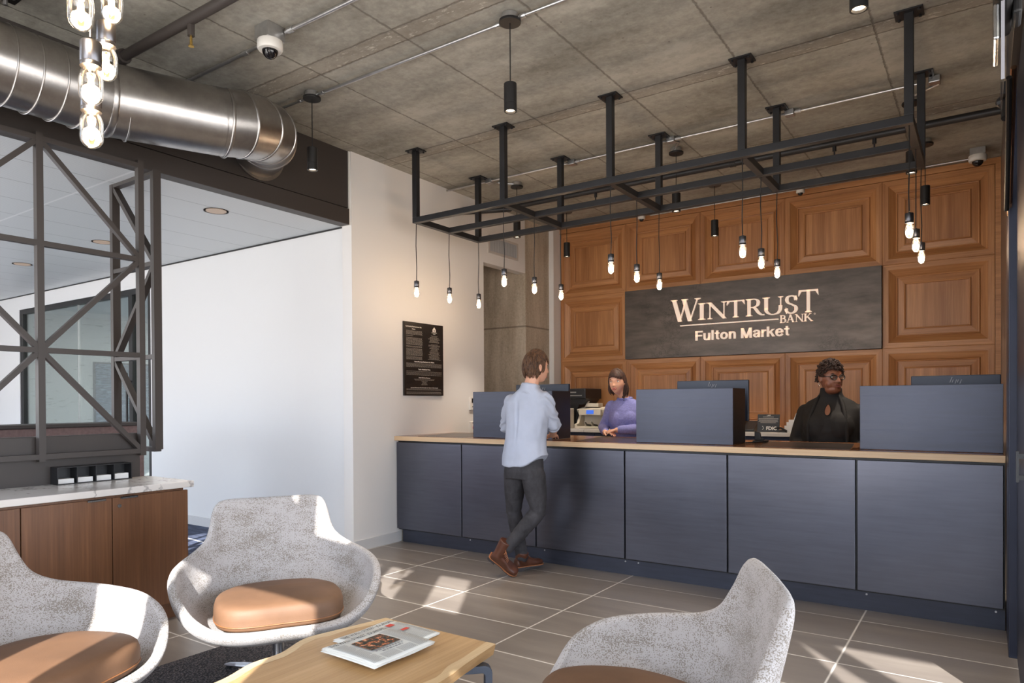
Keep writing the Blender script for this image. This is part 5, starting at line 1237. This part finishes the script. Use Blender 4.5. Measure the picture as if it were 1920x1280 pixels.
# trousers
b = MB(); b.loft([((-2.80, 6.04, .95), (.165, 0, 0), (0, .12, 0)), ((-2.80, 6.05, .85), (.178, 0, 0), (0, .13, 0))], 24)
for sx in (-1, 1): b.tube([(-2.80+sx*.088, 6.05, .86), (-2.80+sx*.09, 6.06, .5), (-2.80+sx*.09, 6.06, .09)], [.095, .07, .06], 18, round_=True)
fuse(b, 'trousers', MT['blackknit'], W1, .009, 4)
# long hair with a fringe
b = MB(); hair_cap(H, b, 1.09, -.05, .055)
def strand(H_, d0, d1, drop, r0, wob=0, out=1.10, kz=1.12):
    d0, d1 = Vector(d0).normalized(), Vector(d1).normalized(); pts = []
    for i in range(6):
        u_ = d0.lerp(d1, i/5).normalized(); pts.append(H_.W((.0735*u_.x*out, .094*u_.y*out, .118*u_.z*kz)))
    e_ = pts[-1]
    for i in range(1, 6):
        s_ = i/5; pts.append(e_+Vector((wob*math.sin(s_*3)*.03, 0, -drop*s_))+(H_.R @ Vector((-d1.x*.022*s_, -.012*s_, 0)))) if drop else None
    n_ = len(pts); b.tube(pts, [r0*(.45+.8*math.sin(PI*min(1, (i+1)/n_)*.75)) if i < n_-1 else r0*.3 for i in range(n_)], 6)
rr = random.Random(8)
for q in range(240):       # back and sides, falling to the shoulders
    a = rr.uniform(-.08, 1.08)*PI+PI; d1 = Vector((math.cos(a), math.sin(a)*.95, -.12+rr.uniform(-.1, .1)))
    if d1.y > .0 and (abs(d1.x) < .9 or d1.x < 0): continue
    strand(H, (.08+rr.uniform(-.1, .1), .25+rr.uniform(-.2, .1), 1), d1, (rr.uniform(.05, .10) if d1.x > .3 else rr.uniform(.09, .17)), .0055, rr.uniform(-1, 1), 1.08+rr.uniform(0, .06))
for q in range(70):        # fringe swept to one side
    x = rr.uniform(-.95, .85); strand(H, (.1+rr.uniform(-.15, .15), .3, 1), (x, .92-.35*abs(x), .42-.30*max(0, -x)-.25*max(0, x)**2+rr.uniform(-.05, .04)), 0, .0065, 0, 1.10+rr.uniform(0, .03))
b.build('hair', MT['hair_w'], W1, smooth=True, fix=False)

# ---------------------------------------------------------------- second teller
W2 = thing('person', 'woman teller in black with short curly hair and glasses looking to the right', 'person', (-1.03, 6.05, 0))
H = Head((-1.018, 5.97, 1.545), 135, -1, 0, 1.03, 1.06)
b = MB(); H.skull(b); b.ell(H.W((0, .03, -.09)), (.06, .06, .036), 16); b.ell(H.W((.032, .04, -.045)), (.034, .04, .04), 14); b.ell(H.W((-.032, .04, -.045)), (.034, .04, .04), 14)
b.tube([(-1.03, 6.03, 1.34), (-1.03, 6.02, 1.42), (-1.022, 5.99, 1.5)], [.06, .06, .062], 20, round_=True)
b.loft([((-1.03, 6.06, .86), (.20, 0, 0), (0, .15, 0)), ((-1.03, 6.05, 1.05), (.19, 0, 0), (0, .14, 0)), ((-1.03, 6.04, 1.2), (.19, 0, 0), (0, .14, 0)), ((-1.03, 6.05, 1.32), (.17, 0, 0), (0, .10, 0)), ((-1.03, 6.04, 1.4), (.09, 0, 0), (0, .06, 0))], 24)
for sx in (-1, 1): b.tube([(-1.03+sx*.1, 6.06, .90), (-1.03+sx*.105, 6.07, .5), (-1.03+sx*.1, 6.07, .08)], [.1, .065, .045], 16, round_=True); b.ell((-1.03+sx*.1, 6.0, .035), (.042, .115, .034), 14)
sa, sb = Vector((-1.225, 6.06, 1.272)), Vector((-.835, 6.06, 1.272)); ea, eb = Vector((-1.285, 6.06, 1.04)), Vector((-.775, 6.06, 1.04)); wa, wb = Vector((-1.20, 5.93, .90)), Vector((-.86, 5.93, .90))
for s0, e0, w0 in ((sa, ea, wa), (sb, eb, wb)): b.tube([s0, s0.lerp(e0, .5), e0, e0.lerp(w0, .5), w0], [.055, .05, .045, .038, .027], 16, round_=True)
hand(b, wa, (.4, -.3, -.75), (.7, .2, .1), .88, 1, (.4, .45, .5, .55)); hand(b, wb, (-.4, -.3, -.75), (-.7, .2, .1), .88, -1, (.4, .45, .5, .55))
fuse(b, 'body', MT['skin2'], W2, .0045, 5)
H.face(W2, 'lip2', 'brow', dirx=.15, smile=.004, lipw=.025)
b = MB()
b.loft([((-1.03, 6.06, .88), (.225, 0, 0), (0, .17, 0)), ((-1.03, 6.06, 1.0), (.215, 0, 0), (0, .165, 0)), ((-1.03, 6.04, 1.12), (.215, 0, 0), (0, .17, 0)), ((-1.03, 6.04, 1.22), (.218, 0, 0), (0, .16, 0)), ((-1.03, 6.05, 1.30), (.222, 0, 0), (0, .125, 0)), ((-1.03, 6.05, 1.355), (.175, 0, 0), (0, .095, 0)), ((-1.03, 6.04, 1.395), (.10, 0, 0), (0, .08, 0)), ((-1.028, 6.03, 1.425), (.084, 0, 0), (0, .080, 0)), ((-1.022, 6.01, 1.470), (.080, 0, 0), (0, .078, 0))], 34, 2.15)
for sx in (-1, 1): b.ell((-1.03+sx*.08, 5.945, 1.16), (.11, .085, .12), 18)
for s0, e0, w0 in ((sa, ea, wa), (sb, eb, wb)):
    c = e0.lerp(w0, .85); b.tube([s0, s0.lerp(e0, .5), e0, e0.lerp(c, .5), c], [.066, .068, .066, .056, .042], 18, round_=True)
top = fuse(b, 'black_top', MT['blackknit'], W2, .007, 12, lambda co: vnoise(co, (9, 9, 6), 8)*.006)
# keyhole opening: a skin coloured drop set in the front of the top
kb = MB()
def yfront(x, z):
    dg = bpy.context.evaluated_depsgraph_get(); dg.update(); ok, p, n_, i_ = top.ray_cast(Vector((x, 5.0, z))-Vector(W2.location), Vector((0, 1, 0))); return (p.y+W2.location.y) if ok else 5.95
P = []; Rm = []
for i in range(16):
    a = 2*PI*i/16; x = -1.03+.023*math.sin(a)*(1-.25*math.cos(a)); z = 1.292+.045*math.cos(a); y = yfront(x, z); P.append((x, y-.003, z)); Rm.append((x, y-.003, z))
cen = (-1.03, yfront(-1.03, 1.292)-.004, 1.292); kb.add([cen]+P, [(0, 1+i, 1+(i+1) % 16) for i in range(16)])
kb.build('keyhole_opening', MT['skin2'], W2, smooth=True); MB().tube(Rm+[Rm[0]], .0035, 6, caps=False).build('keyhole_hem', MT['blackknit'], W2, smooth=True)
# open cardigan edges
for sx in (-1, 1):
    pts = []
    for z, x in ((1.40, .075), (1.34, .10), (1.26, .125), (1.15, .14), (1.02, .14), (.92, .13)):
        xx = -1.03+sx*x; pts.append((xx, yfront(xx, z)-.002, z))
    MB().tube(pts, [.012, .016, .016, .015, .014, .012], 8, round_=True).build('cardigan_edge', MT['blackknit'], W2, smooth=True)
b = MB(); b.loft([((-1.03, 6.06, .93), (.20, 0, 0), (0, .15, 0)), ((-1.03, 6.06, .82), (.215, 0, 0), (0, .16, 0))], 24)
for sx in (-1, 1): b.tube([(-1.03+sx*.1, 6.06, .84), (-1.03+sx*.105, 6.07, .5), (-1.03+sx*.1, 6.07, .09)], [.112, .085, .07], 18, round_=True)
fuse(b, 'trousers', MT['blackknit'], W2, .009, 4)
# curls
b = MB(); hair_cap(H, b, 1.10, .0, .062); rr = random.Random(3)
for q in range(1500):
    d = Vector((rr.gauss(0, 1), rr.gauss(0, 1), rr.gauss(0, 1))).normalized()
    lim = -.2 if d.y < .1 else -.2+.66*min(1, (d.y-.1)*2.2)
    if d.z < lim or (abs(d.x) > .7 and d.z < .1 and d.y > -.25): continue
    kk = 1.09+rr.uniform(0, .12)+(.06 if d.z > .6 else 0); c = H.W((.0735*d.x*kk, .094*d.y*kk-.004, .118*d.z*kk)); r = rr.uniform(.005, .0085)
    a1 = Vector((rr.gauss(0, 1), rr.gauss(0, 1), rr.gauss(0, 1))).normalized(); a2 = a1.orthogonal().normalized(); a3 = a1.cross(a2)
    b.tube([c+(a2*math.cos(t)+a3*math.sin(t))*r+a1*t*.0016 for t in (0, 1, 2, 3, 4, 5, 6)], .0036, 5)
b.build('hair', MT['hair_c'], W2, smooth=True, fix=False)
# glasses
g = thing('eyeglasses', 'dark rimmed eyeglasses worn by the teller in black', 'glasses', H.W((0, .09, 0))); b = MB()
for sg in (-1, 1):
    ring = [H.W((sg*.033+.0235*math.cos(a), .093-.30*max(0, abs(.033+sg*.0235*math.cos(a))-.015)**1.0*.5, .003+.0175*math.sin(a)+(.004*max(0, math.sin(a)) if sg*math.cos(a) > 0 else 0))) for a in [2*PI*i/18 for i in range(19)]]
    b.tube(ring, .0038, 6, caps=False)
    b.tube([H.W((sg*.0565, .087, .010)), H.W((sg*.077, .05, .010)), H.W((sg*.079, .0, .008))], [.0034, .003, .0025], 6)
b.tube([H.W((-.0095, .092, .005)), H.W((0, .096, .008)), H.W((.0095, .092, .005))], .0022, 6)
b.build('frame', MT['blackp'], g, smooth=True)
for sg in (-1, 1):
    m = MB(); c = H.W((sg*.033, .0905, .003)); m.add([c]+[H.W((sg*.033+.0225*math.cos(a), .0905-.15*max(0, abs(.033+sg*.0225*math.cos(a))-.015), .003+.0168*math.sin(a))) for a in [2*PI*i/16 for i in range(16)]], [(0, 1+i, 1+(i+1) % 16) for i in range(16)]); m.build('lens', MT['acrylic'], g)
b = MB()
for rad, dz in ((.013, 0),):
    c = H.W((.083, -.012, -.05)); b.tube([c+Vector((0, math.cos(a)*.012, math.sin(a)*.019)) for a in [2*PI*i/16 for i in range(17)]], .0016, 6, caps=False)
b.build('earring', MT['chrome'], W2, smooth=True)
# ================================================================== LIGHT, CAMERA
W = bpy.data.worlds.new('daylight'); S.world = W; W.use_nodes = True; nt = W.node_tree; bg = nt.nodes['Background']
g = nt.nodes.new('ShaderNodeTexCoord'); sp_ = nt.nodes.new('ShaderNodeSeparateXYZ'); nt.links.new(g.outputs['Generated'], sp_.inputs[0])
rp = nt.nodes.new('ShaderNodeValToRGB'); rp.color_ramp.elements[0].position = .0; mr = nt.nodes.new('ShaderNodeMapRange'); mr.inputs[1].default_value = -1; mr.inputs[2].default_value = 1
nt.links.new(sp_.outputs[2], mr.inputs[0]); nt.links.new(mr.outputs[0], rp.inputs[0])
e = rp.color_ramp.elements; e[0].color = (.95, .90, .84, 1); e[1].position = .56; e[1].color = (.80, .92, 1.1, 1)
k = e.new(.49); k.color = (.95, .92, .9, 1)
nt.links.new(rp.outputs[0], bg.inputs[0]); bg.inputs[1].default_value = WORLD
def light(name, typ, loc, energy, col, **k):
    l = bpy.data.lights.new(name, typ); l.energy = energy; l.color = col
    for a, v in k.items():
        if a != 'rot': setattr(l, a, v)
    o = bpy.data.objects.new(name, l); COL.objects.link(o); o.location = loc
    if 'rot' in k: o.rotation_euler = k['rot']
    return o
sd = Vector((-.53, .848, -.595)).normalized()
su = light('sun', 'SUN', (3, -6, 6), SUN, (1, .98, .95), angle=.007); su.rotation_euler = sd.to_track_quat('-Z', 'Y').to_euler()
def portal(x0, x1, z0, z1):
    o = light('window_portal', 'AREA', ((x0+x1)/2, -.97, (z0+z1)/2), 1, (1, 1, 1), shape='RECTANGLE', size=x1-x0, size_y=z1-z0); o.data.cycles.is_portal = True; o.rotation_euler = (-PI/2, 0, PI) if False else (PI/2, 0, 0)
    return o
for a in ((-13.2, -2.2, .1, 3.6), (-1.4, .12, .1, 3.6), (.12, 3.6, .1, 3.6)): portal(*a)
o = light('window_portal', 'AREA', (3.72, 2.0, 1.7), 1, (1, 1, 1), shape='RECTANGLE', size=5.6, size_y=3.0); o.data.cycles.is_portal = True; o.rotation_euler = (PI/2, 0, PI/2)  # portal for the added east openings
for (x, y) in SP:
    l = light('spot_lamp', 'SPOT', (x, y, 3.08), SPOT, (1, .88, .74), spot_size=math.radians(62), spot_blend=.6, shadow_soft_size=.025)
for x in RX:
    for y in RY: light('bulb_lamp', 'POINT', (x, y, 2.37), BULB, (1, .74, .50), shadow_soft_size=.03)
for x, y, z, _ in near: light('bulb_lamp', 'POINT', (x, y, z+.045), BULB, (1, .68, .38), shadow_soft_size=.03)
for x in (-5.366, -7.32, -9.214): light('downlight_lamp', 'SPOT', (x, 3.43, 2.985), 14, (1, .9, .8), spot_size=math.radians(100), spot_blend=.8, shadow_soft_size=.06)
for x, y in ((-7.5, 6.5), (-10.5, 6.5)): light('room_fill', 'AREA', (x, y, 2.88), 85, (1, .97, .94), shape='DISK', size=.8)  # unseen fill lights added to brighten the room behind the glass

cd = bpy.data.cameras.new('camera'); cam = bpy.data.objects.new('camera', cd); COL.objects.link(cam); S.camera = cam
cd.sensor_width = 36; cd.lens = 1297.76*36/1920; cd.shift_x = -(960.52-960)/1920; cd.shift_y = (762.76-640)/1920; cd.clip_start = .05
yaw, pit, rol = .59987, -.0076225, -.0055258
f = Vector((-math.sin(yaw), math.cos(yaw), 0)); r = Vector((math.cos(yaw), math.sin(yaw), 0)); u = Vector((0, 0, 1))
f2 = f*math.cos(pit)+u*math.sin(pit); u2 = u*math.cos(pit)-f*math.sin(pit)
r3 = r*math.cos(rol)+u2*math.sin(rol); u3 = u2*math.cos(rol)-r*math.sin(rol)
cam.matrix_world = Matrix(((r3.x, u3.x, -f2.x, 0), (r3.y, u3.y, -f2.y, 0), (r3.z, u3.z, -f2.z, 1.37), (0, 0, 0, 1)))
S.view_settings.view_transform = 'Standard'; S.view_settings.look = 'None'; S.view_settings.gamma = 1; S.view_settings.use_curve_mapping = False
S.view_settings.exposure = EXPO
cy = S.cycles; cy.use_denoising = True; cy.max_bounces = 7; cy.diffuse_bounces = 4; cy.glossy_bounces = 3; cy.transmission_bounces = 4; cy.transparent_max_bounces = 12
cy.caustics_reflective = False; cy.caustics_refractive = False; cy.sample_clamp_indirect = 6; cy.use_adaptive_sampling = True; cy.adaptive_threshold = .02
